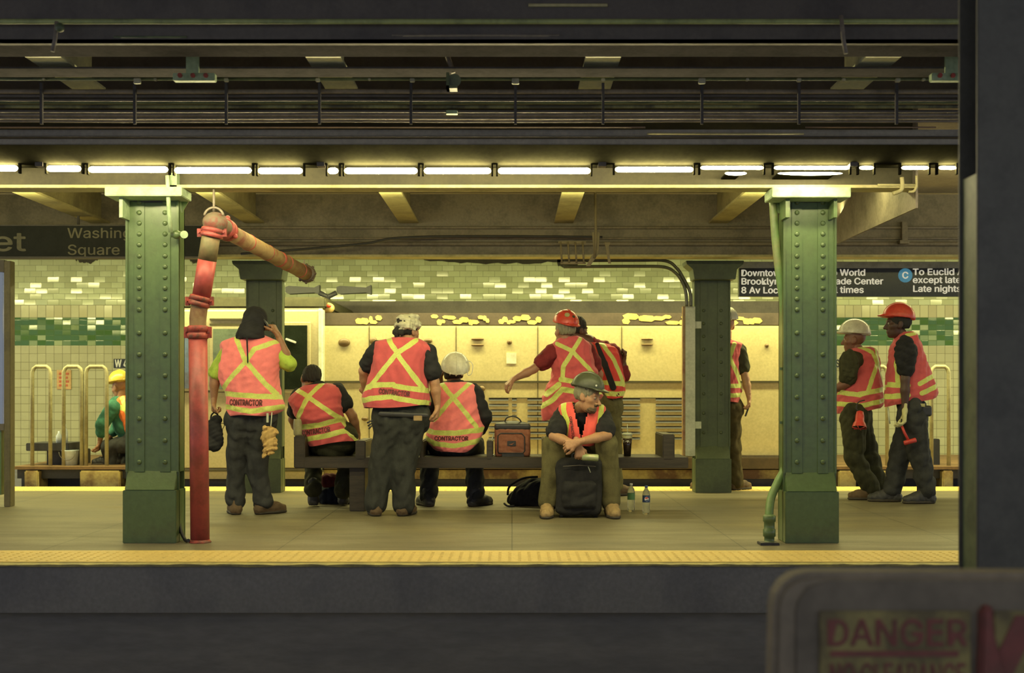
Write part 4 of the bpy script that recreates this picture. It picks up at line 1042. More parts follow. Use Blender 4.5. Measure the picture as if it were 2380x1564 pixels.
def person(label, d, g, name='person'):
    """g: pose in picture pixels plus depth offsets in metres"""
    T = lambda p: P(p[0], p[1], d + (p[2] if len(p) > 2 else 0.0))
    J = {k: [T(p) for p in g[k]] for k in ('sh', 'el', 'wr', 'hip', 'kn', 'an')}
    neck = T(g['neck']); hd = T(g['head']); R = rotm(*g['face']); hk = g.get('hk', 1.0)
    zmin = 0.0
    base = Vector(((J['an'][0].x + J['an'][1].x) / 2, (J['an'][0].y + J['an'][1].y) / 2, g.get('floor', 0.0)))
    root = empty(name, base, label, 'person')
    sk = skin(g['skin']); flat = rotm(g.get('yaw', 0)) @ Vector((0, 1, 0))
    pel = (J['hip'][0] + J['hip'][1]) / 2; shc = (J['sh'][0] + J['sh'][1]) / 2; spine = pel.lerp(shc, 0.5) + Vector(g.get('hunch', (0, 0, 0)))
    b = SDF()
    b.chain([pel, spine, shc], [.105, .105, .10], .04, (flat, 0.72)).cap(J['sh'][0], J['sh'][1], .055, k=.04)
    chin = hd + R @ Vector((0, -.012, -.07)) * hk
    b.chain([shc, neck, chin], [.07, .055, .052], .03)
    for i in (0, 1):
        b.chain([J['sh'][i], J['el'][i]], [.052, .040], .02).chain([J['el'][i], J['el'][i].lerp(J['wr'][i], .35), J['wr'][i]], [.040, .041, .025], .015)
        b.chain([J['hip'][i], J['kn'][i]], [.078, .052], .03).chain([J['kn'][i], J['kn'][i].lerp(J['an'][i], .3), J['an'][i]], [.052, .052, .036], .02)
    parts = [b.mesh(0.011), head_sdf(hd, R, hk, g.get('nose', 1.0)).mesh(0.0048)]
    for i, hnd in enumerate(g['hands']):
        if hnd is None: continue
        D, N, sd, cu = hnd[:4]; W = J['wr'][i]
        hs = hand_sdf(W, D, N, sd, cu, 1.0, 0.3)
        if len(hnd) > 4: np_obj('work_glove', [hand_sdf(W, D, N, sd, cu, 1.17, 0.5).mesh(0.005)], hnd[4], root)
        else: parts.append(hs.mesh(0.0042))
    np_obj('body', parts, sk, root)
    eye = mat('eye', (0.5, 0.48, 0.42), 0.25, bump=0); iris = mat('iris', (0.03, 0.02, 0.015), 0.2, bump=0)
    if g.get('eyes', True):
        for sx in (-1, 1):
            e1 = MB().ell(hd + R @ (Vector((sx * .031, .0815, .002)) * hk), .0108 * hk, None, 12, 8).build('eye', eye, root)
            p = hd + R @ (Vector((sx * .031, .0905, .002)) * hk)
            MB().ell(p, .0045 * hk, None, 8, 6).build('iris', iris, e1)
    # trousers
    tr = g['trousers']; s = SDF(); tk = g.get('thick', (.105, .082, .076))
    s.cap(J['hip'][0] + Vector((0, 0, .05)), J['hip'][1] + Vector((0, 0, .05)), g.get('pelr', .118), k=.05, flat=(flat, 0.85))
    up = g.get('waist');
    if up: s.cap(pel, T(up), g.get('pelr', .118) * 1.05, g.get('pelr', .118) * 0.98, .05, (flat, 0.8))
    for i in (0, 1):
        hem = g.get('hem', (0, 0))[i]
        a2 = J['kn'][i].lerp(J['an'][i], 1.0 - hem)
        s.cap(J['hip'][i], J['kn'][i], tk[0], tk[1], .03).cap(J['kn'][i], a2, tk[1], tk[2], .02)
    np_obj('trousers', [s.mesh(0.0105, g.get('tamp', .013), 24, g.get('seed', 1), (1, 1, .6))], tr, root)
    # boots
    for i in (0, 1):
        an = J['an'][i]; tx, ty = g['toe'][i]; tv = Vector((tx, ty, 0)).normalized(); fl = g.get('floor', 0.0)
        s = SDF(); up_ = an + Vector((0, 0, .05))
        if g.get('tuck'):
            heel = an; ball = an + tv * 0.02 + Vector((0, 0, -(an.z - fl) + .05)); s.cap(up_, heel, .052, .05, .02).cap(heel, ball + tv * .02, .046, .048, .03).cap(ball, ball + tv * .07, .045, .034, .02)
        else:
            hl = Vector((an.x, an.y, fl + .042)) - tv * .035; bl = Vector((an.x, an.y, fl + .042)) + tv * .12; to = Vector((an.x, an.y, fl + .036)) + tv * .19
            s.cap(up_, an, .056, .052, .02).cap(an, hl, .052, .044, .025).cap(hl, bl, .043, .049, .03).cap(bl, to, .049, .038, .02).cap(an, bl, .05, .04, .03)
            sol = SDF().cap(hl + Vector((0, 0, -.028)), bl + Vector((0, 0, -.028)), .046, .054, .02, ((0, 0, 1), .5)).cap(bl + Vector((0, 0, -.028)), to + Vector((0, 0, -.024)), .054, .042, .02, ((0, 0, 1), .5)).plane((0, 0, fl + .001), (0, 0, -1)).plane((0, 0, fl + .028), (0, 0, 1))
        s.plane((0, 0, fl + .012), (0, 0, -1))
        bo = np_obj('boot', [s.mesh(0.0075, .004, 60, i)], g['boots'], root)
        if not g.get('tuck'): np_obj('sole', [sol.mesh(0.007)], g.get('sole', MATS['sole_rubber']), bo)
    # shirt and sleeves
    if g.get('shirt'):
        s = SDF(); s.chain([pel + Vector((0, 0, .08)), spine, shc], [.125, .13, .12], .05, (flat, 0.75)).cap(J['sh'][0], J['sh'][1], .068, k=.05)
        s.chain([shc, shc.lerp(neck, .75)], [.085, .066], .03)
        sl = g.get('sleeve', (.6, .6)); sr = g.get('sleever', (.078, .070))
        for i in (0, 1):
            f = sl[i] if isinstance(sl, (tuple, list)) else sl
            if f <= 1: s.cap(J['sh'][i], J['sh'][i].lerp(J['el'][i], f), sr[0], sr[1], .03)
            else: s.cap(J['sh'][i], J['el'][i], sr[0], sr[1] * .9, .03).cap(J['el'][i], J['el'][i].lerp(J['wr'][i], f - 1), sr[1] * .9, sr[1] * .7, .02)
        np_obj('shirt', [s.mesh(0.0105, .009, 28, g.get('seed', 1) + 5)], g['shirt'], root)
    if g.get('hair'):
        s = SDF(); q = lambda x, y, z: hd + R @ (Vector((x, y, z)) * hk)
        s.ell(q(0, -.020, .034), tuple(x * hk for x in (.082, .100, .092)), R).ell(q(0, -.044, -.002), tuple(x * hk for x in (.076, .062, .056)), R)
        s.plane(q(0, .060, .03), R @ Vector((0, .9, -.45))); s.plane(q(0, 0, -.042), R @ Vector((0, 0, -1)))
        np_obj('hair', [s.mesh(0.0055, .006, 90, 3)], g['hair'], root)
    return root, T, J, hd, R

def hard_hat(root, c, R, m, k=1.0, back_visor=False, band=None):
    c = Vector(c); q = lambda x, y, z: c + R @ (Vector((x, y, z)) * k); r = lambda *a: tuple(x * k for x in a)
    sg = -1 if back_visor else 1
    s = SDF(); s.ell(q(0, -.008, .004), r(.118, .140, .128), R, .01)
    s.plane(q(0, 0, .000), R @ Vector((0, 0, -1)))
    dome = s.mesh(0.005)
    s = SDF(); s.ell(q(0, -.006, .006), r(.1205, .1425, .009), R, .01).ell(q(0, sg * .10, .002), r(.084, .078, .009), R, .02)
    s.ell(q(0, -.008, .006), r(.015, .143, .133), R, .012).ell(q(.048, -.008, .006), r(.009, .130, .120), R, .012).ell(q(-.048, -.008, .006), r(.009, .130, .120), R, .012)
    s.plane(q(0, 0, -.012), R @ Vector((0, 0, -1)))
    brim = s.mesh(0.005)
    o = np_obj('hard_hat', [dome, brim], m, root)
    s = SDF(); s.ell(q(0, -.012, .02), r(.088, .106, .018), R)
    np_obj('headband', [s.mesh(0.006)], band or M['rubber'], o)
    return o
MATS['sole_rubber'] = mat('sole_rubber', (0.05, 0.04, 0.03), 0.7)
# ================================================================ THE CREW
ORANGE = (0.93, 0.235, 0.25); TAPE = (0.62, 0.68, 0.17); ORANGE2 = (0.62, 0.105, 0.12)
m_let = mat('vest_print', (0.17, 0.045, 0.045), 0.7)
def cloth(name, c, c2=None): return mat(name, c, 0.85, col2=c2 or tuple(x * 0.65 for x in c), scale=9, bump=0.35, bscale=150, spec=0.2)
m_navy = cloth('navy_work_trousers', (0.050, 0.052, 0.055)); m_black = cloth('black_cotton', (0.030, 0.030, 0.034)); m_dkjean = cloth('dark_jeans', (0.048, 0.051, 0.048))
m_lime = cloth('lime_shirt', (0.45, 0.62, 0.10)); m_olive = cloth('olive_tan_trousers', (0.15, 0.135, 0.062)); m_dkolive = cloth('dark_olive_cloth', (0.055, 0.055, 0.03))
m_boot = mat('brown_suede_boot', (0.12, 0.075, 0.04), 0.8, bump=0.4); m_bootb = mat('black_boot', (0.05, 0.05, 0.056), 0.6); m_boott = mat('tan_boot', (0.38, 0.26, 0.12), 0.8, bump=0.4)
m_hair = mat('black_hair', (0.035, 0.033, 0.032), 0.75, bump=0.6, bscale=200, spec=0.2); m_ghair = mat('grey_hair', (0.30, 0.28, 0.18), 0.6, bump=0.8, bscale=200)
m_redtee = cloth('dark_red_tee', (0.22, 0.03, 0.035))
m_hatw = mat('white_hat_shell', (0.72, 0.70, 0.55), 0.3, bump=0.02); m_hatr = mat('red_hat_shell', (0.62, 0.06, 0.04), 0.32, bump=0.02); m_hatd = mat('dark_hat_shell', (0.07, 0.08, 0.05), 0.35, bump=0.02)
m_glove = mat('pale_work_glove', (0.62, 0.60, 0.32), 0.8, bump=0.5)
LT, MD, DK, VD = (0.50, 0.27, 0.15), (0.34, 0.17, 0.09), (0.13, 0.06, 0.035), (0.075, 0.035, 0.025)
DN = (0, 0, -1)

# 1 --- standing man on the phone, left
d = 10.12
root, T, J, hd, R = person('person in black head cloth and orange vest, standing and holding a phone to the ear', d, dict(
    head=(594, 752, 0.02), face=(-12, -4, 0), neck=(587, 785, 0.0), skin=MD,
    sh=[(537, 812, 0), (630, 812, 0)], el=[(499, 874, -.02), (672, 846, 0.02)], wr=[(497, 930, -.03), (646, 778, 0.0)],
    hands=[((0.0, -.05, -1), (1, 0, 0), 1, .9), ((-0.55, 0, 1), (-0.8, .2, -.3), 1, .75)],
    hip=[(560, 985, 0), (607, 985, 0)], kn=[(549, 1085, .02), (599, 1088, 0)], an=[(547, 1168, 0), (612, 1170, 0)], toe=[(-.35, 1), (.75, .8)],
    trousers=m_navy, thick=(.112, .078, .074), pelr=.128, waist=(585, 955, 0), boots=m_boot, shirt=m_lime, sleeve=(.88, .97), sleever=(.066, .064), hem=(.06, .06), seed=1))
SEG = [(553, 781, 578, 838, 5.5), (578, 838, 646, 915, 5.5), (646, 795, 600, 812, 5.5), (600, 812, 580, 842, 5.5), (580, 842, 524, 905, 5.5),
       (523, 914, 580, 919, 6), (580, 919, 662, 923, 6), (528, 944, 590, 955, 6), (590, 955, 660, 946, 6)]
v = build_vest(root, d, [(560, 780, 612, 778, .07, .0), (532, 787, 634, 787, .10, 0), (512, 799, 655, 799, .13, .0), (513, 825, 655, 825, .155, .0), (504, 860, 650, 860, .17, 0), (511, 890, 650, 890, .175, 0), (524, 915, 655, 915, .18), (527, 945, 662, 945, .185), (531, 958, 655, 956, .185), (538, 966, 640, 964, .18)], SEG, ORANGE, TAPE, 1)
lettering_on(v, root, d, 'CONTRACTOR', 581, 935, 13, -1, m_let, wpx=78)
s = SDF(); q = lambda x, y, z: hd + R @ Vector((x, y, z))
s.ell(q(0, -.010, .035), (.098, .118, .108), R).ell(q(-.0, -.03, -.02), (.09, .09, .09), R).cap(q(0, -.045, -.04), T((580, 778, -.09)), .075, .085, .04, ((0, 1, 0), .7)).cap(T((570, 775, -.07)), T((562, 784, -.07)), .07, .05, .04, ((0, 1, 0), .7)).cap(T((595, 775, -.07)), T((603, 783, -.06)), .06, .04, .04, ((0, 1, 0), .7))
s.plane(q(0, .07, 0), R @ Vector((0, 1, 0))); s.plane(T((575, 788, 0)), (0.02, 0, -1))
np_obj('head_cloth', [s.mesh(.0065, .005, 40, 2)], m_black, root)
MB().tube(smooth_path([T((574, 785, -.145)), T((575, 812, -.172)), T((576, 845, -.185))], 6), [.0065] * 6 + [.006] * 6 + [.001], 8).build('head_cloth_tie', m_black, root)
# phone
ph = MB().obox(T((623, 757, -.02)), (.006, .034, .070), rotm(0, 0, -32)).build('mobile_phone', M['rubber'], None, 0.003); tag(ph, 'black mobile phone held to the ear of the man in black head cloth', 'phone')
# belt tag and hip pouch
MB().pbox(619, 960, 624, 982, d - .20, d - .19).build('belt_strap', M['offwhite'], root, 0.002)
MB().tube([T((632, 958, -.19)), T((630, 985, -.19)), T((628, 998, -.19))], .004, 6).build('clip_cord', M['offwhite'], root)
s = SDF()   # hanging work gloves
dg = -.20
s.cap(T((628, 1003, dg)), T((628, 1035, dg)), .040, .052, .02, ((0, 1, 0), .5))
for k_, (a, b_) in enumerate((((618, 1035), (620, 1050)), ((626, 1040), (626, 1054)), ((633, 1040), (632, 1052)), ((638, 1020), (640, 1045)), ((614, 1005), (611, 1025)), ((617, 1045), (613, 1062)), ((616, 995), (615, 1015)))):
    s.cap(T((*a, dg - .01)), T((*b_, dg - .01)), .016, .011, .008)
s.cap(T((633, 998, dg)), T((642, 1004, dg)), .018, .014, .01)
o = np_obj('work_gloves', [s.mesh(.005, .010, 60, 4)], mat('tan_leather_glove', (0.55, 0.36, 0.13), 0.8, col2=(.35, .22, .09), bump=0.6), None); tag(o, 'pair of tan leather work gloves hanging from the phone caller\'s belt', 'gloves')
# bag in the hand
s = SDF(); db = d - .02
s.cap(P(498, 985, db), P(495, 1030, db), .050, .055, .03, ((0, 1, 0), .8)).cap(P(503, 975, db), P(510, 1030, db), .03, .03, .03).cap(P(488, 1035, db), P(495, 1042, db), .045, .03, .03)
s.plane(P(485, 1055, db), (.45, 0, -1))
b_ = empty('tool_bag', P(498, 1050, db), 'black soft tool bag hanging from the hand of the phone caller', 'bag')
np_obj('bag_body', [s.mesh(.007, .012, 30, 2)], m_black, b_)
for x0 in (491, 507): MB().tube(smooth_path([P(498, 958, db), P(x0, 966, db), P(x0 - 2, 985, db)], 5), .007, 6).build('handle', m_black, b_)
MB().tube(smooth_path([P(510, 985, db), P(519, 984, db), P(521, 990, db), P(513, 1004, db)], 5), .003, 6).build('strap_loop', m_black, b_)

# 2 --- hunched seated man, second from left
d = 10.55
root, T, J, hd, R = person('bareheaded person with black hair sitting on the bench, leaning to one side', d, dict(
    head=(722, 881, 0.06), face=(20, -14, 16), neck=(735, 903, 0.02), skin=MD, hk=.98,
    sh=[(696, 925, 0), (783, 912, 0)], el=[(681, 975, .12), (819, 966, 0.02)], wr=[(700, 1015, .3), (832, 1010, 0.10)],
    hands=[None, ((0.1, .3, -1), (-1, 0, 0), -1, .7)],
    hip=[(752, 1030, 0), (793, 1030, 0)], kn=[(728, 1036, .45), (812, 1036, .45)], an=[(727, 1135, .20), (797, 1140, .28)], toe=[(0, 1), (0, 1)], tuck=True,
    trousers=m_dkolive, thick=(.105, .080, .070), pelr=.135, waist=(768, 1015, 0), boots=m_bootb, shirt=m_black, sleeve=(.62, .50), hair=m_hair, seed=2, hunch=(0.0, -.03, 0)))
SEG = [(690, 904, 722, 920, 5.5), (722, 920, 796, 972, 5.5), (752, 891, 726, 918, 5.5), (726, 918, 698, 972, 5.5), (700, 993, 750, 986, 6), (750, 986, 800, 973, 6), (706, 1022, 760, 1012, 6), (760, 1012, 816, 998, 6), (800, 976, 838, 1018, 6), (812, 1000, 838, 1030, 5)]
v = build_vest(root, d, [(706, 896, 757, 890, .07, 0), (686, 909, 780, 893, .11, 0), (671, 928, 796, 901, .14, -.02), (680, 955, 797, 930, .17, -.03), (694, 980, 798, 956, .18, -.03), (702, 1000, 806, 980, .18), (708, 1022, 826, 1004, .18), (718, 1036, 832, 1022, .18)], SEG, ORANGE2, TAPE, 2)
lettering_on(v, root, d, 'CONTRACTOR', 740, 1001, 11, 9, m_let, wpx=70)

# 3 --- standing man in the white cap
d = 10.0
root, T, J, hd, R = person('person in crumpled white cap and black tee standing behind the bench, back turned', d, dict(
    head=(948, 768, 0.04), face=(-42, -8, 0), neck=(947, 793, 0.0), skin=LT,
    sh=[(880, 816, 0), (990, 820, 0)], el=[(845, 862, .05), (1010, 888, -.02)], wr=[(851, 915, .2), (1017, 946, 0.0)],
    hands=[((.6, .3, -.6), (0, 1, 0), 1, .5), ((-.08, 0, -1), (-1, .2, 0), -1, .55)],
    hip=[(904, 985, 0), (955, 985, 0)], kn=[(888, 1085, .02), (937, 1088, 0)], an=[(873, 1172, 0), (939, 1174, 0)], toe=[(-.2, 1), (.3, 1)],
    trousers=m_dkjean, thick=(.125, .098, .082), pelr=.150, waist=(928, 950, 0), boots=m_boot, shirt=m_black, sleeve=(.62, .68), sleever=(.082, .078), hair=m_hair, seed=3))
SEG = [(903, 786, 938, 838, 5.8), (938, 838, 985, 902, 5.8), (968, 793, 926, 822, 5.8), (926, 822, 864, 900, 5.8), (838, 908, 868, 896, 6), (868, 896, 920, 894, 6), (922, 897, 998, 909, 6), (838, 932, 868, 926, 6), (868, 926, 920, 921, 6), (922, 924, 998, 938, 6)]
v = build_vest(root, d, [(915, 783, 972, 786, .07, 0), (888, 790, 994, 797, .10, 0), (866, 797, 1012, 813, .13, 0), (863, 830, 996, 840, .16), (860, 865, 992, 865, .175), (850, 895, 996, 895, .18), (840, 925, 1000, 925, .185), (845, 948, 998, 942, .185)], SEG, ORANGE2, TAPE, 3)
lettering_on(v, root, d, 'CONTRACTOR', 921, 912, 11, -6, m_let, wpx=72)
q = lambda x, y, z: hd + R @ Vector((x, y, z))
s = SDF(); s.ell(q(0, -.005, .048), (.094, .108, .085), R).ell(q(.055, -.075, .03), (.05, .035, .035), R).cap(q(.05, .02, .10), q(-.06, .03, .07), .03, .02, .02).ell(q(.02, -.10, .02), (.055, .02, .03), R)
s.plane(q(0, 0, .012), R @ Vector((0.0, .25, -1)))
np_obj('cap', [s.mesh(.0055, .014, 42, 5)], mat('crumpled_white_cap', (0.60, 0.58, 0.42), 0.8, bump=0.5), root)
s = SDF().chain([q(0, -.095, .0), q(-.01, -.125, -.035), q(0, -.105, -.075)], [.028, .024, .018], .01).chain([q(.03, -.09, -.01), q(.035, -.105, -.04)], [.02, .022], .01)
np_obj('ponytail', [s.mesh(.005, .004, 90, 1)], m_hair, root)
# tool belt bits
MB().pbox(961, 966, 981, 978, d - .185, d - .175).build('belt_patch', m_boott, root, 0.003)
for k_ in range(3): MB().tube([T((868 - 2 * k_, 975 + 7 * k_, -.12)), T((853 + 2 * k_, 983 + 7 * k_, -.13))], .007, 6).build('belt_tool', M['rubber'], root)
s = SDF().cap(T((885, 962, -.15)), T((990, 966, -.14)), .022, k=.01, flat=((0, 1, 0), .5)); np_obj('belt', [s.mesh(.007)], M['rubber'], root)

# 4 --- seated in the white hard hat
d = 10.55
root, T, J, hd, R = person('seated person in a white hard hat and long black sleeves, facing the work train', d, dict(
    head=(1054, 868, 0.03), face=(4, -6, -4), neck=(1053, 892, 0.0), skin=DK, hk=.98,
    sh=[(1022, 913, 0), (1100, 913, 0)], el=[(1004, 955, .14), (1127, 968, 0)], wr=[(1024, 885, .18), (1112, 1012, .14)],
    hands=[((0.1, 0, 1), (.9, 0, 0), -1, .6), ((-.7, .4, -.5), (0, 0, -1), 1, .6)],
    hip=[(1035, 1031, 0), (1078, 1031, 0)], kn=[(1003, 1037, .45), (1105, 1037, .45)], an=[(995, 1155, .27), (1104, 1155, .27)], toe=[(-.5, 1), (.8, 1)],
    trousers=m_navy, thick=(.105, .082, .074), pelr=.125, waist=(1057, 1010, 0), boots=m_bootb, shirt=m_black, sleeve=(1.7, 1.7), sleever=(.078, .066), seed=4, hair=m_hair, hem=(.05, .05)))
SEG = [(1024, 888, 1054, 922, 5.2), (1054, 922, 1108, 990, 5.2), (1093, 890, 1054, 926, 5.2), (1054, 926, 1010, 975, 5.2), (990, 998, 1012, 1004, 6), (1012, 1004, 1060, 1005, 6), (1060, 1005, 1122, 997, 6), (992, 1018, 1012, 1029, 6), (1012, 1030, 1060, 1034, 6), (1060, 1034, 1118, 1022, 6)]
v = build_vest(root, d, [(1034, 888, 1074, 887, .06, 0), (1020, 893, 1095, 890, .10, 0), (1011, 905, 1110, 902, .13, 0), (1012, 935, 1113, 930, .155), (1004, 970, 1117, 965, .17), (992, 1000, 1125, 990, .18), (990, 1020, 1122, 1015, .18), (1004, 1040, 1108, 1036, .18), (1020, 1050, 1092, 1048, .17)], SEG, ORANGE, TAPE, 4)
lettering_on(v, root, d, 'CONTRACTOR', 1051, 1017, 9, 0, m_let, wpx=78)
hard_hat(root, T((1058, 855, .03)), rotm(6, 24, 2), m_hatw, 1.08)
MB().tube(smooth_path([T((1080, 842, -.06)), T((1092, 840, -.08)), T((1099, 850, -.08)), T((1096, 868, -.07)), T((1088, 872, -.06)), T((1087, 858, -.06)), T((1092, 848, -.08))], 5), .0035, 6).build('goggle_strap', M['white'], root)

# 5 --- red hard hat, pointing arm, beyond the bench
d = 11.3
root, T, J, hd, R = person('person in a stickered red hard hat pointing down the platform with one bare arm', d, dict(
    head=(1312, 768, 0.0), face=(32, -4, 0), neck=(1316, 797, 0), skin=(0.40, 0.20, 0.12), hk=1.02,
    sh=[(1284, 822, 0), (1362, 815, .08)], el=[(1240, 858, -.05), (1392, 870, .2)], wr=[(1194, 881, -.1), (1385, 905, .3)],
    hands=[((-.75, -.1, -.62), (.5, .3, -.6), 1, .45), None],
    hip=[(1312, 975, 0), (1358, 975, 0)], kn=[(1308, 1070, 0), (1358, 1070, 0)], an=[(1305, 1145, 0), (1362, 1145, 0)], toe=[(-.6, 1), (.2, 1)],
    trousers=m_dkjean, thick=(.11, .085, .078), pelr=.13, waist=(1332, 950, 0), boots=m_boot, shirt=m_redtee, sleeve=(.55, .6), sleever=(.085, .078), hair=m_ghair, seed=5))
SEG = [(1294, 799, 1330, 818, 5), (1330, 818, 1368, 858, 5), (1368, 858, 1396, 895, 5), (1347, 789, 1328, 820, 5), (1328, 820, 1308, 852, 5), (1308, 852, 1306, 882, 5), (1303, 882, 1345, 890, 6), (1345, 890, 1400, 888, 6),
       (1270, 916, 1298, 894, 6.5), (1258, 944, 1282, 930, 6), (1282, 930, 1306, 905, 6), (1306, 905, 1345, 912, 6), (1345, 912, 1405, 910, 6)]
v = build_vest(root, d, [(1298, 786, 1342, 780, .06, 0), (1284, 799, 1358, 788, .10, .02), (1276, 815, 1372, 802, .13, .03), (1278, 845, 1381, 835, .16, .03), (1280, 875, 1390, 870, .175, .02), (1266, 905, 1398, 900, .18), (1260, 935, 1400, 922, .18), (1256, 960, 1392, 935, .18), (1262, 978, 1382, 938, .18)], SEG, ORANGE2, TAPE, 5, amp=.014)
hh = hard_hat(root, T((1314, 752, 0)), rotm(28, 10, 4), m_hatr, 1.0, back_visor=True)
for (x, y, r_, mm_) in ((1296, 727, .020, M['offwhite']), (1318, 732, .024, M['cream']), (1333, 736, .014, M['dark_green'])):
    o_ = T((x, y, -.1)); tr_ = BVHTree.FromPolygons([v_.co + parent_origin(root) for v_ in hh.data.vertices], [list(p_.vertices) for p_ in hh.data.polygons])
    h_ = tr_.ray_cast(Vector((o_.x, 9, o_.z)), Vector((0, 1, 0)))
    if h_[0] is not None: MB().cyl(h_[0] - h_[1] * .002, h_[0] + h_[1] * .003, r_, n=16).build('sticker', mm_, root)
s = SDF(); q = lambda x, y, z: hd + R @ (Vector((x, y, z)) * 1.02); s.ell(q(0, .05, -.085), (.055, .052, .045), R); np_obj('beard', [s.mesh(.006, .006, 80, 1)], m_ghair, root)

# 6 --- behind him, leaning, raised hand
d = 11.85
root, T, J, hd, R = person('dark haired person half hidden behind the red hard hat wearer, one fist raised', d, dict(
    head=(1343, 764, 0.0), face=(-60, -8, 8), neck=(1368, 792, 0), skin=DK, hk=.98,
    sh=[(1375, 822, .1), (1422, 818, 0)], el=[(1385, 880, .15), (1450, 872, .05)], wr=[(1425, 905, -.05), (1449, 838, 0.0)],
    hands=[((.4, -.3, -.6), (0, -1, 0), 1, .8), ((.15, 0, 1), (-1, -.3, 0), 1, .95)],
    hip=[(1390, 955, 0), (1418, 955, 0)], kn=[(1388, 1045, 0), (1425, 1045, 0)], an=[(1385, 1130, 0), (1428, 1130, 0)], toe=[(.6, 1), (.9, .5)],
    trousers=m_olive, thick=(.10, .08, .074), pelr=.12, waist=(1408, 925, 0), boots=m_boot, shirt=m_redtee, sleeve=(.5, 1.45), sleever=(.075, .066), hair=m_hair, seed=6))
SEG = [(1396, 798, 1425, 838, 5), (1425, 838, 1449, 895, 5), (1390, 888, 1450, 893, 5.5), (1392, 915, 1450, 915, 5.5)]
v = build_vest(root, d, [(1362, 795, 1400, 797, .06, 0), (1364, 803, 1424, 803, .10, 0), (1370, 822, 1440, 818, .13, 0), (1380, 850, 1446, 848, .15), (1390, 880, 1451, 880, .16), (1396, 905, 1453, 905, .16), (1402, 925, 1448, 925, .16)], SEG, (0.72, 0.07, 0.06), TAPE, 6, amp=.014)
s = SDF().chain([T((1388, 800, -.13)), T((1405, 845, -.17)), T((1425, 900, -.17))], [.020, .030, .032], .01, ((0, 1, 0), .35)); np_obj('shoulder_strap', [s.mesh(.006)], m_black, root)

# 7 --- seated facing the camera, dark hard hat
d = 9.95
root, T, J, hd, R = person('person in a dark hard hat and open vest sitting with arms crossed over the knees', d, dict(
    head=(1366, 921, -.06), face=(-122, -14, -6), neck=(1350, 950, .03), skin=LT, hk=1.04, nose=1.06,
    sh=[(1309, 968, .08), (1396, 968, .08)], el=[(1287, 1014, -.10), (1411, 1012, -.10)], wr=[(1343, 1036, -.24), (1341, 1028, -.30)],
    hands=[((.25, -.12, -1), (-.2, 1, -.1), 1, .8), ((-.85, .1, -.25), (.1, .9, -.3), 1, .55)],
    hip=[(1325, 1030, .42), (1380, 1030, .42)], kn=[(1291, 1033, -.03), (1409, 1033, -.03)], an=[(1273, 1172, -.02), (1420, 1172, -.02)], toe=[(-.1, -1), (.1, -1)],
    trousers=m_olive, thick=(.105, .092, .080), pelr=.13, waist=(1350, 1030, .36), boots=m_boott, shirt=m_black, sleeve=(.72, .72), sleever=(.082, .082), hair=m_ghair, yaw=0, hunch=(0, -.04, 0), tamp=.010, hem=(.06, .06), seed=7))
SEG = [(1310, 925, 1309, 950, 6), (1309, 950, 1317, 980, 6), (1317, 980, 1314, 1020, 5), (1398, 945, 1386, 1022, 6.5), (1398, 945, 1392, 930, 6)]
v = build_vest(root, d, [(1322, 934, 1384, 937, .085, .04), (1305, 938, 1402, 941, .11, .05), (1297, 948, 1409, 952, .125, .05), (1300, 975, 1404, 978, .14, .04), (1309, 1000, 1395, 1000, .155, .04), (1314, 1022, 1392, 1022, .165, .06), (1320, 1034, 1386, 1034, .16, .09)], SEG, (0.92, .13, .11), (0.68, 0.74, 0.13), 7, amp=.006, vcut=[(1327, 925), (1373, 925), (1349, 1021)])
lettering_on(v, root, d, 'CONTRACTOR', 1328, 993, 6, -82, m_let, wpx=52)
hard_hat(root, T((1368, 902, -.06)), rotm(-118, -12, -4), m_hatd, 1.0)
q = lambda x, y, z: hd + R @ (Vector((x, y, z)) * 1.04)
s = SDF().ell(q(0, .052, -.092), (.050, .048, .036), R, .01).cap(q(-.02, .096, -.053), q(.02, .096, -.053), .008, k=.01); np_obj('goatee', [s.mesh(.005, .005, 90, 1)], mat('brown_grey_beard', (0.15, .10, .06), 0.7, bump=.8, bscale=200), root)
s = SDF().ell(q(-.045, .075, .005), (.030, .010, .018), R, .004).ell(q(.045, .075, .005), (.030, .010, .018), R, .004); 
MB().cyl(T((1386, 896, -.19)), T((1386, 896, -.2)), .008, n=10).build('hat_rivet', M['white'], root)
gl = empty('canned_drink', T((1374, 1068, -.30)), 'small pale green drink can gripped by the seated man in the dark hard hat', 'can')
ca, cb_ = T((1352, 1062, -.235)), T((1391, 1064, -.235)); L = (cb_ - ca).length
MB().lathe(ca, cb_ - ca, [(.022, 0), (.028, .006), (.028, L - .008), (.021, L)], 18).build('can_body', mat('pale_green_can', (0.40, .50, .22), 0.35, col2=(.62, .62, .4), scale=20, metal=0.3), gl)
MB().lathe(cb_ - (cb_ - ca) * .02, cb_ - ca, [(.021, .0), (.021, .002)], 16).build('lid', M['white'], gl)

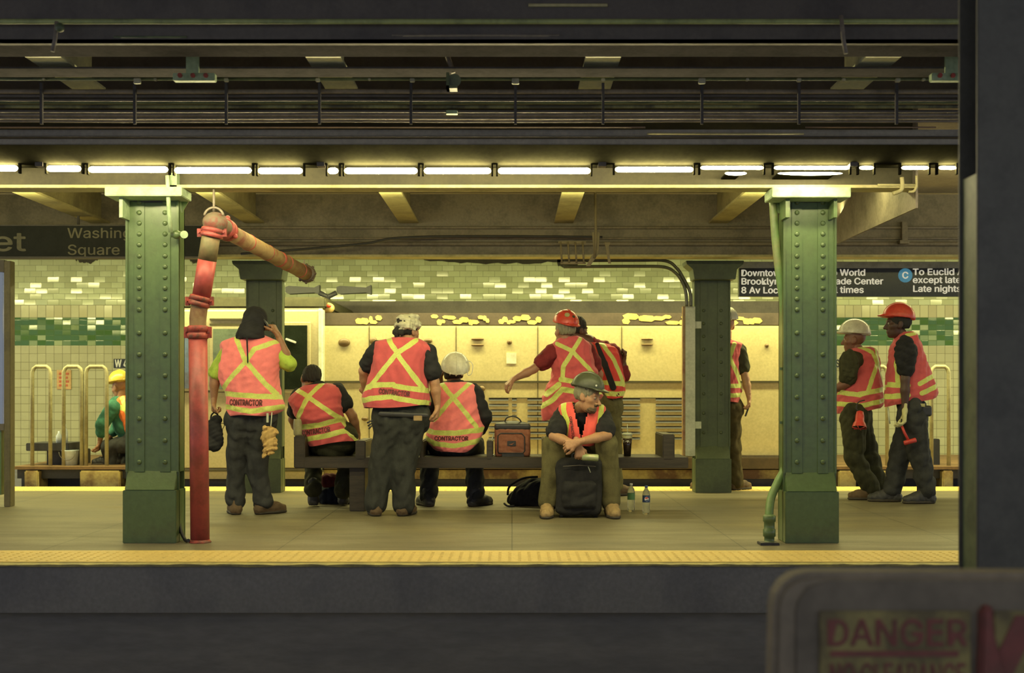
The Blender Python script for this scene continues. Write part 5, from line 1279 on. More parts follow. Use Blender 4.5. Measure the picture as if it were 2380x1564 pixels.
# 8 --- behind the far right column
d = 12.55
root, T, J, hd, R = person('person in a white hard hat mostly hidden behind the far column with the white channel', d, dict(
    head=(1688, 756, 0.0), face=(12, 0, 0), neck=(1686, 785, 0), skin=LT, hk=1.0,
    sh=[(1650, 815, 0), (1716, 815, 0)], el=[(1636, 875, 0), (1733, 880, 0)], wr=[(1640, 930, .05), (1741, 925, -.02)],
    hands=[None, ((-.02, 0, -1), (-1, 0, 0), -1, .65)],
    hip=[(1668, 960, 0), (1700, 960, 0)], kn=[(1660, 1045, 0), (1703, 1045, 0)], an=[(1640, 1122, 0), (1710, 1122, 0)], toe=[(-.6, 1), (.9, .7)],
    trousers=cloth('brown_trousers', (0.09, .07, .03)), thick=(.098, .08, .075), pelr=.12, waist=(1684, 930, 0), boots=m_boot, shirt=m_dkolive, sleeve=(.6, .6), seed=8))
SEG = [(1702, 800, 1690, 830, 5), (1690, 830, 1722, 900, 5), (1640, 897, 1724, 897, 5), (1640, 919, 1724, 918, 5), (1670, 797, 1722, 890, 5)]
build_vest(root, d, [(1668, 790, 1702, 790, .06), (1652, 795, 1716, 795, .10), (1644, 808, 1726, 803, .13), (1650, 840, 1718, 840, .15), (1648, 880, 1720, 880, .16), (1646, 910, 1722, 905, .16), (1648, 936, 1718, 934, .16)], SEG, ORANGE2, TAPE, 8)
hard_hat(root, T((1688, 742, 0)), rotm(12, 4, 0), m_hatw, 1.0)
o = MB().obox(T((1736, 957, -.03)), (.006, .02, .05), rotm(0, 0, 20)).build('mobile_phone', M['rubber'], None, .002); tag(o, 'small dark phone in the lowered hand of the person behind the far column', 'phone')

# 9 --- platform end, white hard hat
d = 11.45
root, T, J, hd, R = person('person in a white hard hat and olive tee standing in profile at the platform end', d, dict(
    head=(1985, 789, 0.0), face=(72, -2, 0), neck=(1996, 820, 0), skin=(.20, .085, .05), hk=1.0,
    sh=[(1974, 838, -.12), (2012, 836, .14)], el=[(1970, 890, -.14), (1985, 895, .2)], wr=[(1935, 905, -.10), (1945, 915, .16)],
    hands=[((-1, 0, .1), (0, 0, -1), -1, .5), ((-1, 0, 0), (0, 0, -1), 1, .5)],
    hip=[(1985, 975, -.08), (1995, 975, .10)], kn=[(1985, 1065, -.05), (2020, 1060, .12)], an=[(2028, 1138, -.02), (2045, 1135, .14)], toe=[(-1, .1), (-1, .1)],
    trousers=m_dkolive, thick=(.12, .085, .076), pelr=.135, waist=(1990, 945, 0), boots=m_boot, shirt=m_dkolive, sleeve=(.75, .75), sleever=(.088, .080), yaw=72, seed=9))
SEG = [(1992, 806, 2020, 820, 4.5), (2020, 820, 2032, 845, 4.5), (2032, 845, 2005, 908, 5), (2030, 808, 2036, 845, 4.5), (2036, 845, 2050, 892, 4), (1940, 911, 1985, 918, 5.5), (1985, 916, 2056, 903, 5.5), (1940, 938, 1990, 943, 5.5), (1990, 943, 2056, 928, 5.5)]
build_vest(root, d, [(1978, 808, 2024, 806, .06), (1966, 816, 2036, 812, .11), (1960, 832, 2042, 830, .15, .04), (1958, 860, 2046, 860, .17, .04), (1950, 895, 2049, 895, .175), (1944, 925, 2052, 920, .18), (1944, 950, 2052, 940, .18), (1947, 962, 2046, 948, .17)], SEG, ORANGE2, TAPE, 9)
hard_hat(root, T((1984, 775, 0)), rotm(75, 4, 0), m_hatw, 1.04)
s = SDF().ell(T((1975, 848, -.205)), (.080, .045, .145), None, .02); np_obj('sleeve', [s.mesh(.008, .008, 40, 1)], m_dkolive, root)
lt = empty('red_lantern', P(1998, 1003, 11.2), 'red caged lamp hanging at the hip of the platform end pair', 'lantern')
c0, c1 = P(1999, 955, 11.2), P(1997, 998, 11.15)
m_lr = mat('red_plastic', (0.65, 0.06, 0.05), 0.4)
MB().lathe(c0, c1 - c0, [(.012, 0), (.032, .01), (.040, .05), (.042, .10), (.055, .12), (.066, .16)], 18, cap=False).build('hood', m_lr, lt)
MB().lathe(c0, c1 - c0, [(.02, .11), (.056, .155), (.01, .158)], 18).build('lens', M['rubber'], lt)
for k_ in range(3):
    u, w_ = MB().ring_frame(c1 - c0); a_ = math.pi * k_ / 3; ax_ = (c1 - c0).normalized()
    MB().tube([c0 + ax_ * .165 + (u * math.cos(a_) + w_ * math.sin(a_)) * .064, c0 + ax_ * .172, c0 + ax_ * .165 - (u * math.cos(a_) + w_ * math.sin(a_)) * .064], .004, 6).build('guard_bar', m_lr, lt)
MB().tube(smooth_path([P(1999, 957, 11.2), P(1990, 950, 11.2), P(1995, 935, 11.2), P(2010, 930, 11.2)], 4), .006, 6).build('handle', M['rubber'], lt)

# 10 --- platform end, red hard hat
d = 11.12
root, T, J, hd, R = person('person in a red hard hat with pale gloves at the platform end, leaning slightly back', d, dict(
    head=(2086, 752, 0.0), face=(88, -2, 0), neck=(2101, 785, 0), skin=VD, hk=1.06,
    sh=[(2108, 815, -.15), (2112, 812, .15)], el=[(2104, 882, -.19), (2090, 880, .2)], wr=[(2103, 955, -.20), (2060, 915, .16)],
    hands=[((-.05, 0, -1), (-1, .2, 0), 1, .5, m_glove), None],
    hip=[(2118, 968, -.08), (2122, 968, .08)], kn=[(2138, 1060, -.06), (2092, 1058, .10)], an=[(2154, 1140, -.05), (2075, 1138, .12)], toe=[(-1, -.1), (-1, .15)],
    trousers=m_navy, thick=(.125, .090, .078), pelr=.130, waist=(2112, 925, 0), boots=m_bootb, shirt=m_black, sleeve=(.62, .6), sleever=(.085, .078), hair=m_hair, yaw=88, seed=10))
SEG = [(2120, 776, 2100, 780, 4), (2100, 780, 2080, 812, 4), (2080, 812, 2075, 850, 4.5), (2075, 850, 2077, 890, 4.5), (2055, 894, 2096, 896, 6), (2055, 922, 2096, 918, 6), (2124, 892, 2145, 880, 5.5), (2145, 880, 2175, 868, 5.5), (2128, 914, 2175, 893, 5.5)]
build_vest(root, d, [(2090, 772, 2122, 770, .06), (2080, 785, 2132, 780, .11), (2068, 812, 2142, 808, .155), (2064, 845, 2152, 838, .17), (2061, 878, 2164, 868, .175), (2058, 905, 2174, 892, .18), (2057, 930, 2179, 910, .18), (2060, 944, 2176, 922, .17)], SEG, ORANGE2, TAPE, 10)
hard_hat(root, T((2087, 738, 0)), rotm(88, 6, 0), m_hatr, 1.04, band=mat('hat_strap_cream', (.5, .45, .2), .6))
s = SDF().ell(T((2104, 822, -.215)), (.096, .050, .165), None, .02); np_obj('sleeve', [s.mesh(.008, .008, 40, 2)], m_black, root)
tl = empty('hammer_tool', P(2108, 1030, 10.9), 'red T shaped hammer tool held in a pale glove', 'tool')
MB().tube([P(2094, 985, 10.92), P(2102, 1005, 10.91), P(2111, 1022, 10.9)], .012, 10).build('shaft', m_lr, tl)
MB().lathe(P(2101, 1030, 10.9), P(2130, 1022, 10.9) - P(2101, 1030, 10.9), [(.010, 0), (.021, .004), (.021, .110), (.010, .114)], 14).build('head', m_lr, tl)
MB().tube([P(2064, 948, 11.0), P(2066, 970, 10.98), P(2068, 985, 10.98)], .008, 6).build('belt_strap', M['offwhite'], root)
s = SDF().box(T((2148, 955, -.12)), (.055, .05, .05), rotm(10), .02); np_obj('belt_pouch', [s.mesh(.007)], M['rubber'], root)
MB().pbox(2136, 938, 2150, 945, d - .20, d - .185).build('belt_badge', M['cream'], root)

# 11 --- worker bending on the flatcar
d = 13.7; fz = CZ + (HY - 1085) / (FPX / 13.3)
root, T, J, hd, R = person('worker in a teal shirt and yellow hard hat crouching on the flat work car', d, dict(
    head=(278, 900, 0), face=(60, -20, 0), neck=(284, 925, 0), skin=MD, hk=.95,
    sh=[(262, 948, -.12), (290, 942, .12)], el=[(238, 985, -.15), (275, 990, .15)], wr=[(232, 1028, -.12), (250, 1020, .1)],
    hands=[((-.2, 0, -1), (-1, 0, 0), -1, .6), ((-.2, 0, -1), (-1, 0, 0), 1, .6)],
    hip=[(312, 1030, -.1), (312, 1030, .1)], kn=[(252, 1040, -.12), (262, 1035, .14)], an=[(262, 1078, -.1), (290, 1078, .14)], toe=[(-1, -.1), (-1, .1)], floor=fz + .001,
    trousers=m_navy, thick=(.10, .08, .07), pelr=.12, boots=m_bootb, shirt=cloth('teal_shirt', (0.06, .20, .14)), sleeve=(1.5, 1.5), sleever=(.082, .075), seed=11))
build_vest(root, d, [(270, 922, 300, 918, .06), (262, 932, 318, 926, .10), (268, 950, 330, 945, .14), (285, 985, 345, 980, .15), (292, 1010, 348, 1005, .15)], [(262, 940, 300, 950, 6), (290, 925, 310, 970, 5)], (.85, .2, .05), TAPE, 11)
hard_hat(root, T((277, 887, 0)), rotm(60, -8, 0), mat('yellow_hat_shell', (.7, .5, .08), .3, bump=0), 1.0)
# ================================================================ WORK TRAIN
DL = 13.2
def TP(x0, y0, x1, y1, a=DL, b=DL + 0.04): return MB().pbox(x0, y0, x1, y1, a, b)
loco = empty('work_locomotive', P(1100, 1110, DL + 1.2), 'long yellow work train locomotive with a pale cab standing at the far platform', 'locomotive')
MB().pbox(330, 716, 750, 1094, DL, 15.7).build('cab', M['palecab'], loco, 0.035, 3)
MB().pbox(300, 690, 757, 716, DL + .03, 15.6).build('cab_roof', mat('dark_cab_roof', (0.075, .07, .035), .6), loco, 0.02)
MB().pbox(750, 757, 1880, 1062, DL + .06, 15.6).build('hood', M['yellow'], loco, 0.02)
MB().pbox(750, 727, 1880, 757, DL + .10, 15.5).build('hood_top_band', mat('sooty_brown_band', (0.075, .055, .04), .6), loco, 0.01)
TP(700, 700, 1880, 727, 15.55, 15.7).build('roof_edge', M['steel'], loco)
m_rail = mat('dark_olive_line', (0.07, .06, .025), .5)
MB().pbox(750, 885, 1880, 890, DL + .045, DL + .07).build('hand_rail', m_rail, loco)
MB().pbox(330, 907, 752, 912, DL - .012, DL + .01).build('belt_rail', m_rail, loco)
MB().pbox(330, 1092, 752, 1096, DL - .012, DL + .01).build('sill_line', m_rail, loco)
MB().pbox(330, 1096, 752, 1113, DL, DL + .2).build('side_sill', M['palecab'], loco)
MB().pbox(752, 1064, 1880, 1090, DL - .02, DL + .5).build('walkway', mat('brown_walkway', (0.09, .06, .03), .6), loco, .004)
MB().pbox(752, 1092, 1880, 1113, DL + .04, DL + .3).build('lower_sill', mat('dirty_yellow_sill', (0.42, .34, .13), .6, col2=(.12, .06, .03), scale=2.5, thr=(.4, .6)), loco)
MB().pbox(330, 1113, 1880, 1200, DL + .06, 15.5).build('underframe', M['black'], loco)
MB().pbox(736, 716, 752, 1092, DL - .006, DL + .10).build('corner_post', mat('near_white_post', (.75, .78, .6), .35), loco, 0.02, 3)
m_gl = mat('dark_cab_glass', (0.015, .02, .015), 0.06, bump=0)
m_gl2 = mat('green_grey_glass', (0.16, .20, .12), 0.08, bump=0)
m_bl = mat('blue_grey_glass', (0.16, .22, .34), 0.1, bump=0, col2=(.12, .1, .09), scale=3)
def window(x0, y0, x1, y1, g, fr=8, name='window'):
    # rounded frame built as a ring of boxes with bevel
    o = MB().pbox(x0 - fr, y0 - fr, x1 + fr, y1 + fr, DL - .022, DL + .01).build(name + '_frame', M['palecab'], loco, .012, 3)
    MB().pbox(x0, y0, x1, y1, DL - .026, DL - .02).build('pane', g, o, .002)
    return o
window(655, 756, 714, 905, m_gl, 9); window(495, 764, 622, 904, m_gl2, 8); window(345, 772, 455, 903, m_bl, 8)
MB().pbox(487, 740, 630, 744, DL - .02, DL).build('vent_line', m_rail, loco); MB().pbox(487, 752, 630, 756, DL - .02, DL).build('vent_line', m_rail, loco)
mw = MB(); mw.obox(P(676, 792, DL - .04), (.06, .01, .012), rotm(0, 0, 20)); mw.build('mirror', M['white'], loco, .004)
# roof lamp and blurred roof fittings
MB().ell(P(762, 716, DL + .2), (.075, .06, .06)).build('marker_lamp', mat('marker_lamp', (.6, .42, .15), .3), loco)
MB().ell(P(764, 711, DL + .13), (.03, .02, .02)).build('marker_lens', mat('marker_red', (.7, .05, .02), .3), loco)
for a, b_ in ((663, 742), (782, 862)):
    MB().prism([P(a, 667, 14.6), P(a + 8, 664, 14.6), P(b_ - 12, 668, 14.6), P(b_, 662, 14.6), P(b_, 684, 14.6), P(b_ - 12, 680, 14.6), P(a + 8, 683, 14.6), P(a, 679, 14.6)], (0, .12, 0)).build('air_horn', M['black'], loco)
MB().tube([P(742, 680, 14.6), P(762, 690, 14.6), P(782, 680, 14.6)], .03, 8).build('horn_mount', M['black'], loco)
MB().cyl(P(762, 716, 14.6), P(762, 688, 14.6), .03).build('horn_mount', M['black'], loco)
# louvres: each bank one part
for x0, x1 in ((1136, 1182), (1190, 1201), (1226, 1300), (1422, 1488), (1524, 1592)):
    b = MB()
    for r_ in range(8):
        y = 928 + 12.9 * r_; b.prism([P(x0, y - 3.0, DL + .062), P(x0, y + 3.4, DL + .062), P(x0, y + 3.2, DL + .045)], (P(x1, y, DL).x - P(x0, y, DL).x, 0, 0))
    b.build('louvre_bank', M['black'], loco)
MB().pbox(1136, 924, 1300, 925.5, DL + .05, DL + .065).pbox(1395, 924, 1600, 925.5, DL + .05, DL + .065).build('panel_line', m_rail, loco)
# latches and small fittings along the hood
m_fit = mat('brown_latch', (.16, .10, .04), .5)
for x, y, w_, h_ in ((800, 796, 14, 10), (868, 792, 9, 9), (872, 812, 6, 6), (995, 792, 10, 6), (1110, 788, 15, 4), (1110, 802, 15, 3), (1184, 795, 6, 6), (1388, 794, 9, 5), (1504, 788, 14, 2.5), (1504, 801, 14, 2.5), (1782, 803, 5, 5), (1120, 903, 8, 7), (848, 973, 8, 5)):
    MB().ell(P(x, y, DL + .06), (w_ / 214, .03, h_ / 214)).build('latch', m_fit, loco)
for x in (858, 1060, 1250, 1445, 1640):
    MB().pbox(x - .8, 758, x + .8, 1060, DL + .055, DL + .065).build('seam', m_rail, loco)
MB().pbox(1177, 820, 1200, 845, DL + .052, DL + .06).build('paper_notice', mat('paper_white', (.8, .8, .62), .6), loco)
# yellow brush marks of the streaked lettering band
rr = random.Random(5); m_mk = mat('yellow_band_marks', (.62, .50, .16), .5)
mk = MB()
for x0, n, w_ in ((835, 5, 9), (1010, 12, 9), (1165, 9, 9), (1455, 12, 16), (1590, 7, 8), (1700, 5, 12)):
    x = x0
    for i in range(n):
        w2 = w_ * rr.uniform(.5, 1.4); y = 742 + rr.uniform(-7, 8); h2 = rr.uniform(4, 8)
        mk.prism([P(x - w2, y - h2 * .3, DL + .1), P(x - w2 * .4, y - h2, DL + .1), P(x + w2 * .6, y - h2 * .8, DL + .1), P(x + w2, y + h2 * .2, DL + .1), P(x + w2 * .5, y + h2, DL + .1), P(x - w2 * .7, y + h2 * .8, DL + .1)], (0, -.003 - .0007 * i, 0)); x += w2 * 1.25
    
mo = mk.build('band_lettering', m_mk, loco); mo['kind'] = 'stuff'

def hoop(parent, x0, x1, d_=13.35, top=852, m=None):
    r_ = 9; pts = [P(x0, 1084, d_), P(x0, top + 14, d_), P(x0 + 3, top + 5, d_), P(x0 + r_, top, d_), P(x1 - r_, top, d_), P(x1 - 3, top + 5, d_), P(x1, top + 14, d_), P(x1, 1084, d_)]
    return MB().tube(pts, .022, 10).build('hoop_rail', m or mat('yellow_hoop', (.38, .35, .20), .5), parent)
def flatcar(x0, x1, label, hoops, blocks):
    e = empty('flat_work_car', P((x0 + x1) / 2, 1090, DL + 1.2), label, 'rail car')
    MB().pbox(x0, 1084, x1, 1091, DL + .02, 15.6).build('deck', mat('rusty_deck', (.20, .12, .055), .6), e)
    MB().pbox(x0 + 10, 1091, x1, 1112, DL + .10, 15.5).build('frame', M['black'], e)
    for h in hoops: hoop(e, *h)
    for a, b_ in blocks: MB().pbox(a, 1094, b_, 1140, DL + .0, DL + .3).build('axle_box', mat('dirty_yellow_block', (.45, .36, .15), .6, col2=(.2, .12, .05)), e, .012)
    MB().pbox(x0 + 20, 1112, x1, 1190, DL + .3, 15.2).build('wheel_set', M['black'], e)
    return e
fl = flatcar(30, 322, 'flat work car with hoop rails at the left end of the work train', [(75, 117), (148, 190), (200, 248)], [(56, 88), (185, 278)])
fr_ = flatcar(1890, 2560, 'flat work car with hoop rails at the right end of the work train', [(2165, 2205), (2020, 2062), (2290, 2330)], [(2045, 2085), (2192, 2216), (1950, 1990)])
# loads
def rest(name, x0, y0, x1, y1, d0, d1, m, lab, cat, bev=.008, par=None):
    o = MB().pbox(x0, y0, x1, y1, d0, d1).build(name, m, par, bev); tag(o, lab, cat); return o
rest('machine_box', 108, 1046, 182, 1084, 13.5, 13.9, M['rubber'], 'dark machine box on the left flat car deck', 'box')
o = MB().pbox(60, 1030, 160, 1048, 13.42, 13.9).build('black_slab', M['black'], None, .006); tag(o, 'black slab lying across the machine box on the left flat car', 'slab')
e = empty('paint_bucket', P(163, 1084, 13.4), 'shiny pale bucket on the left flat car', 'bucket')
b0_ = P(163, 1084, 13.42); hz = 38 * 13.42 / FPX
MB().lathe(b0_, (0, 0, 1), [(.075, 0), (.09, hz * .95), (.094, hz), (.085, hz)], 20).build('pail', mat('pale_pail', (.55, .62, .68), .25), e)
MB().tube(arc(b0_ + Vector((0, -.09, hz * .9)), .09, math.pi, 2 * math.pi, 10), .003, 6).build('handle', M['steel'], e)
for k_, (x, h_) in enumerate(((137, 28), (151, 44))):
    c_ = P(x, 1030, 13.5); o = MB().lathe(c_, (0, 0, 1), [(.02, 0), (.032, .01), (.032, h_ * .6 / 209), (.012, h_ * .85 / 209), (.012, h_ / 209)], 14).build('bottle', mat('milky_bottle', (.6, .66, .75), .3)); tag(o, ['shorter pale bottle standing on the black slab', 'taller pale bottle standing on the black slab'][k_], 'bottle', 'bottles on the slab')
e = empty('paper_notice', P(148, 900, 16.38), 'orange printed notice taped on the white wall tiles', 'notice')
MB().pbox(132, 860, 165, 905, 16.385, 16.396).build('sheet', mat('orange_paper', (.58, .36, .16), .7), e)
m_nt = mat('notice_print', (.5, .12, .06), .7)
for k_ in range(4): MB().pbox(137, 866 + 9 * k_, 160 - 3 * (k_ % 2), 871 + 9 * k_, 16.381, 16.385).build('print_line', m_nt, e)
rest('equipment_box', 2160, 1020, 2185, 1084, 13.5, 13.9, M['rubber'], 'dark equipment box standing on the right flat car', 'box')

# ================================================================ BENCH
DB = 10.30; zb = CZ + (HY - 1063) / (FPX / DB)
e = empty('bench', (P(1140, 0, DB).x, DB + .25, 0), 'long dark wooden platform bench with low divider boards', 'bench')
x0, x1 = P(684, 0, DB).x, P(1600, 0, DB).x; z0 = CZ + (HY - 1088) / (FPX / DB)
for k_ in range(4): MB().box(x0, x1, DB + .03 + k_ * .125, DB + .145 + k_ * .125, zb - .03, zb).build('seat_plank', M['bench'], e, .006)
MB().box(x0, x1, DB, DB + .03, z0, zb).build('front_rail', M['bench'], e, .004)
MB().box(x0, x1, DB + .50, DB + .53, z0, zb).build('back_rail', M['bench'], e, .004)
for px0, px1, yt in ((683, 709, 1013), (826, 850, 1024), (975, 984, 1024), (1131, 1145, 1024), (1262, 1282, 1020), (1424, 1432, 1024), (1540, 1568, 1009)):
    a, b_ = P(px0, yt, DB), P(px1, yt, DB)
    MB().box(a.x, b_.x, DB - .005, DB + .535, zb - .02 if px0 > 700 else z0, a.z).build('divider', M['bench'], e, .008)
for px0, px1 in ((812, 848), (1296, 1330), (1000, 1001)):
    if px1 - px0 < 5: continue
    a, b_ = P(px0, 0, DB + .05), P(px1, 0, DB + .05)
    MB().box(a.x, b_.x, DB + .05, DB + .48, 0, z0 + .02).build('leg', M['bench'], e, .006)

# ================================================================ BAGS AND DRINKS
zs_ = zb
# cooler bag
dc = 10.42; e = empty('cooler_bag', P(1191, 1063, dc + .1), 'brown red soft cooler bag with a black lid on the bench', 'bag')
m_cb = mat('brown_red_nylon', (.28, .10, .055), .7, bump=.4); sc_ = FPX / dc
cx_, w2_ = (1191 - CX) / sc_, 41 / sc_
s = SDF().box((cx_, dc + .10, zs_ + .125), (w2_, .10, .125), None, .025); np_obj('bag_body', [s.mesh(.007, .004, 40, 1)], m_cb, e)
s = SDF().box((cx_, dc + .10, zs_ + .255), (w2_ + .004, .104, .028), None, .02).ell((cx_, dc + .10, zs_ + .27), (w2_ * .92, .08, .035), None, .02); np_obj('lid', [s.mesh(.006)], M['rubber'], e)
MB().tube(smooth_path([(cx_ - .07, dc + .08, zs_ + .285), (cx_ - .05, dc + .07, zs_ + .33), (cx_ + .01, dc + .06, zs_ + .345), (cx_ + .06, dc + .07, zs_ + .32), (cx_ + .08, dc + .08, zs_ + .285)], 6), .006, 8).build('handle', M['rubber'], e)
pr = [(cx_ - .12, zs_ + .03), (cx_ + .09, zs_ + .03), (cx_ + .105, zs_ + .05), (cx_ + .105, zs_ + .17), (cx_ + .08, zs_ + .20), (cx_ - .10, zs_ + .20), (cx_ - .125, zs_ + .18), (cx_ - .125, zs_ + .05), (cx_ - .12, zs_ + .03)]
MB().tube([(x, dc - .002, z) for x, z in pr], .006, 6).build('pocket_piping', M['rubber'], e)
MB().box(cx_ - .045, cx_ + .03, dc - .008, dc + .002, zs_ + .09, zs_ + .135).build('label_patch', M['rubber'], e, .003)
MB().prism([(cx_ - .03, dc - .009, zs_ + .105), (cx_ - .005, dc - .009, zs_ + .10), (cx_ + .018, dc - .009, zs_ + .122), (cx_ - .005, dc - .009, zs_ + .112)], (0, -.002, 0)).build('label_mark', m_cb, e)
MB().box(cx_ - .09, cx_ + .10, dc - .006, dc + .004, zs_, zs_ + .025).build('base_band', M['rubber'], e)
MB().tube(smooth_path([(cx_ - w2_ - .005, dc + .05, zs_ + .2), (cx_ - w2_ - .04, dc + .03, zs_ + .10), (cx_ - w2_ - .045, dc + .02, zs_ + .03), (cx_ - w2_ - .0, dc + .02, zs_ + .012)], 5), .006, 6).build('shoulder_strap', M['offwhite'], e)
# drink cup with straw
dc = 10.5; c_ = P(1458, 1062, dc); c_.z = zs_; e = empty('soda_cup', c_, 'dark iced drink in a clear cup with a straw on the bench', 'cup')
MB().lathe(c_, (0, 0, 1), [(.031, 0), (.036, .09), (.042, .155)], 20).build('cup', mat('cola_in_cup', (.03, .018, .015), .12, bump=0, coat=.6), e)
MB().lathe(c_ + Vector((0, 0, .155)), (0, 0, 1), [(.042, 0), (.042, .03)], 20, cap=False).build('cup_rim', mat('clear_plastic_rim', (.55, .52, .3), .2, bump=0), e)
MB().lathe(c_ + Vector((0, 0, .185)), (0, 0, 1), [(.046, 0), (.046, .006), (.038, .010), (.036, .018), (.004, .02)], 20).build('lid', M['offwhite'], e)
MB().cyl(c_ + Vector((.002, 0, .20)), c_ + Vector((.0, 0, .275)), .0035).build('straw', M['offwhite'], e)
# black backpack on the floor
e = empty('backpack', P(1230, 1178, 10.75), 'black slouching backpack on the floor behind the bench, beside the suitcase', 'bag')
s = SDF(); dbp = 10.85
for (x, y, r_) in ((1210, 1152, .085), (1245, 1142, .115), (1275, 1135, .10), (1195, 1165, .05), (1265, 1160, .09)): s.cap(P(x, y, dbp), P(x + 12, y + 4, dbp), r_, r_, .05)
s.plane((0, 0, .003), (0, 0, -1)); np_obj('bag_body', [s.mesh(.009, .014, 22, 7)], m_black, e)
MB().tube(smooth_path([P(1180, 1150, 10.75), P(1185, 1130, 10.72), P(1215, 1112, 10.74), P(1250, 1108, 10.76)], 5), .010, 8).build('strap', m_black, e)
MB().tube(smooth_path([P(1172, 1170, 10.75), P(1180, 1176, 10.7), P(1196, 1176, 10.68)], 4), .009, 8).build('strap', m_black, e)
# suitcase between the knees of the seated man
ds = 9.80; e = empty('suitcase', P(1346, 1203, ds), 'upright black fabric suitcase between the knees of the seated man', 'suitcase')
sx_, hw_ = P(1346, 0, ds).x, 54 * ds / FPX; zt = CZ + (HY - 1066) / (FPX / ds)
s = SDF().box((sx_, ds + .12, zt / 2 + .01), (hw_, .12, zt / 2 - .01), None, .05); np_obj('case', [s.mesh(.009, .008, 22, 3)], cloth('black_suitcase_nylon', (.032, .032, .034)), e)
s = SDF().box((sx_, ds + .0, zt / 2 - .05), (hw_ * .72, .035, zt / 2 - .13), None, .03); np_obj('front_pocket', [s.mesh(.008, .006, 26, 4)], cloth('black_suitcase_nylon', (.032, .032, .034)), e)
MB().tube(smooth_path([(sx_ - .05, ds + .10, zt - .005), (sx_ - .04, ds + .10, zt + .035), (sx_ + .07, ds + .09, zt + .035), (sx_ + .09, ds + .10, zt - .005)], 6), .009, 8).build('handle', M['rubber'], e)
MB().tube([(sx_ + .07, ds - .03, zt - .06), (sx_ + .09, ds - .03, zt - .11)], .004, 6).build('zip_pull', M['offwhite'], e)
MB().tube([(sx_ - hw_ * .7, ds - .037, .42), (sx_, ds - .04, .43), (sx_ + hw_ * .7, ds - .037, .42)], .004, 6).build('zip', M['steel'], e)
for q_ in (-1, 1): MB().cyl((sx_ + q_ * hw_ * .75 - .015, ds + .06, .022), (sx_ + q_ * hw_ * .75 + .015, ds + .06, .022), .022).build('wheel', M['rubber'], e)
# two bottles on the floor
def clear_plastic():
    m = bpy.data.materials.new('clear_plastic'); m.use_nodes = True; b = m.node_tree.nodes['Principled BSDF']
    b.inputs['Base Color'].default_value = (.9, .93, .85, 1); b.inputs['Roughness'].default_value = .08; b.inputs['Transmission Weight'].default_value = .92; b.inputs['IOR'].default_value = 1.2; return m
m_pl = clear_plastic()
for k_, (px, dd, lab, lm, cap_) in enumerate(((1467, 10.36, 'clear plastic bottle with a green label standing on the floor', mat('green_label', (.10, .22, .09), .5), M['white']), (1502, 10.12, 'clear plastic soda bottle with a dark blue label standing on the floor', mat('blue_label', (.03, .06, .16), .4), mat('blue_cap', (.05, .1, .3), .4)))):
    c_ = P(px, 1190, dd); c_.z = 0; e = empty('plastic_bottle', c_, lab, 'bottle', 'bottles on the platform floor')
    MB().lathe(c_, (0, 0, 1), [(.026, .0), (.031, .012), (.030, .06), (.032, .075), (.032, .165), (.026, .19), (.013, .212), (.011, .225)], 22).build('bottle_body', m_pl, e)
    MB().lathe(c_ + Vector((0, 0, .222)), (0, 0, 1), [(.013, 0), (.013, .014), (.011, .016)], 16).build('cap', cap_, e)
    MB().lathe(c_ + Vector((0, 0, .100)), (0, 0, 1), [(.0325, 0), (.0325, .055)], 22, cap=False).build('label', lm, e)
    if k_ == 1:
        MB().cyl(c_ + Vector((0, -.030, .128)), c_ + Vector((0, -.0345, .128)), .018, n=20).build('logo_disc', M['white'], e)
        MB().prism([c_ + Vector((-.016, -.0348, .131)), c_ + Vector((-.010, -.0348, .142)), c_ + Vector((.006, -.0348, .1445)), c_ + Vector((.015, -.0348, .138)), c_ + Vector((.002, -.0348, .131))], (0, -.001, 0)).build('logo_red_half', m_lr, e)
        MB().prism([c_ + Vector((-.014, -.0348, .118)), c_ + Vector((0, -.0348, .122)), c_ + Vector((.016, -.0348, .125)), c_ + Vector((.008, -.0348, .113)), c_ + Vector((-.008, -.0348, .113))], (0, -.001, 0)).build('logo_blue_half', lm, e)
# bags under the left of the bench
e = empty('duffel_bag', P(780, 1180, 10.85), 'navy duffel bag with a dark red band under the left part of the bench', 'bag')
s = SDF().cap(P(762, 1150, 11.08), P(800, 1152, 11.08), .105, .11, .03); s.plane((0, 0, .003), (0, 0, -1)); np_obj('bag_body', [s.mesh(.009, .012, 22, 9)], cloth('navy_nylon', (.012, .016, .03)), e)
s = SDF().cap(P(760, 1117, 10.98), P(790, 1115, 10.98), .06, .06, .03); np_obj('top_pocket', [s.mesh(.008, .008, 30, 3)], cloth('dark_red_nylon', (.10, .015, .02)), e)
# clear plastic tub at the bench end
o = MB().lathe(Vector((P(692, 0, DB + .1).x, DB + .1, CZ + (HY - 1013) / (FPX / DB))), (0, 0, 1), [(.030, 0), (.036, .01), (.038, .10), (.034, .135), (.034, .14)], 18).build('plastic_tub', mat('cloudy_plastic', (.55, .52, .28), .3, bump=.6, bscale=20)); tag(o, 'cloudy plastic tub standing on the end board of the bench', 'tub')


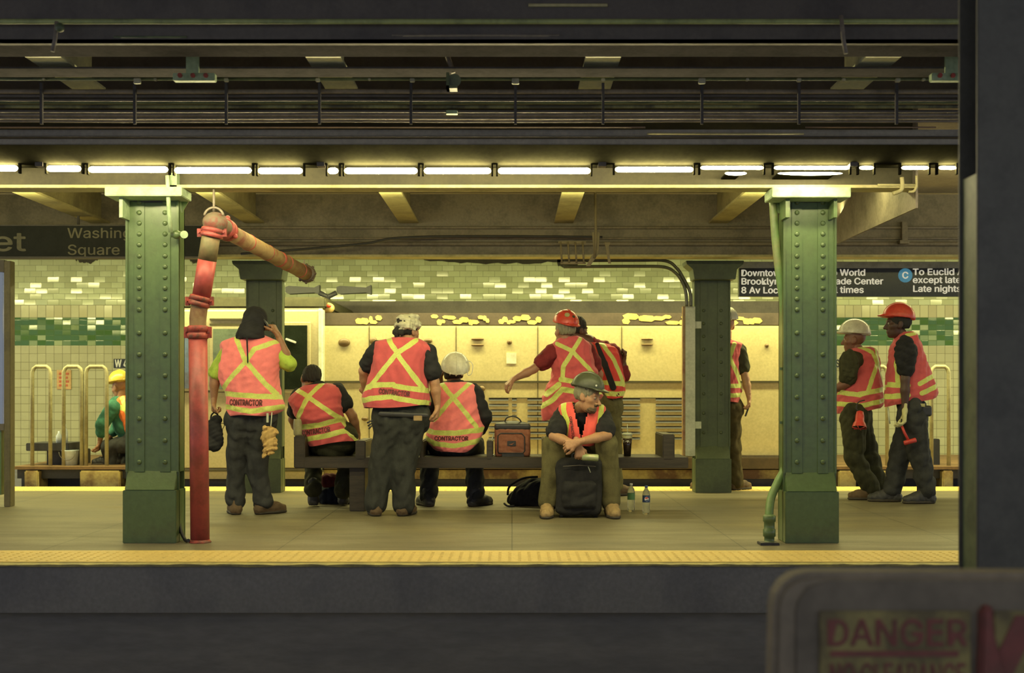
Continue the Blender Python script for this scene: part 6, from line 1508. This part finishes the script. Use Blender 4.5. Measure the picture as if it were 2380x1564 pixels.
# ================================================================ DANGER BOX ON THE PHOTOGRAPHER'S SIDE
DD = 2.42; sD = FPX / DD
e = empty('danger_box', (P(2150, 0, DD).x, DD + .04, 0), 'large dark rounded box with faded danger signs, close to the camera', 'box')
poly = [P(x, y, DD) for x, y in ((1800, 1412), (1806, 1384), (1822, 1358), (1850, 1338), (1885, 1331), (2700, 1334))]
poly += [Vector((poly[-1].x, DD, 0)), Vector((P(1785, 0, DD).x, DD, 0))]
MB().prism(poly, (0, .08, 0)).build('case', mat('box_brown_paint', (.22, .18, .13), .7, col2=(.16, .135, .10)), e, .012)
inner = [P(x, y, DD - .006) for x, y in ((1850, 1425), (1856, 1395), (1878, 1365), (1918, 1350), (2700, 1352), (2700, 1800), (1850, 1800))]
MB().prism(inner, (0, .006, 0)).build('front_panel', mat('box_dark_panel', (.15, .128, .098), .7), e, .002)
m_sg = mat('dirty_sign_plate', (.24, .205, .07), .6, col2=(.10, .08, .035), scale=9, thr=(.42, .62))
s1 = MB().pbox(1905, 1420, 2257, 1760, DD - .014, DD - .008).build('sign_plate', m_sg, e, .002)
s2 = MB().pbox(2310, 1420, 2660, 1760, DD - .014, DD - .008).build('sign_plate', m_sg, e, .002)
m_dr = mat('faded_red', (.17, .05, .045), .7, col2=(.12, .05, .04), scale=14)
flat_text('lettering', 'DANGER', 1918, 1500, 60, DD - .0145, m_dr, s1, .02, wpx=325)
MB().pbox(1930, 1513, 2228, 1526, DD - .0165, DD - .0145).build('rule', m_dr, s1)
flat_text('lettering', 'NO CLEARANCE', 1926, 1596, 54, DD - .0145, m_dr, s1, .015, wpx=315)
for k_ in range(3):
    a = 2290 + 120 * k_
    MB().prism([P(a + 70, 1430, DD - .0145), P(a + 130, 1430, DD - .0145), P(a + 30, 1640, DD - .0145), P(a - 30, 1640, DD - .0145)], (0, -.002, 0)).build('stripe', m_dr, s2)
o = MB().prism([P(2270, 1410, DD), P(2295, 1400, DD), P(2300, 1470, DD), P(2325, 1560, DD), P(2290, 1640, DD), P(2262, 1640, DD), P(2268, 1500, DD)], (0, -.03, 0)).build('red_ribbon', m_dr, e, .006)
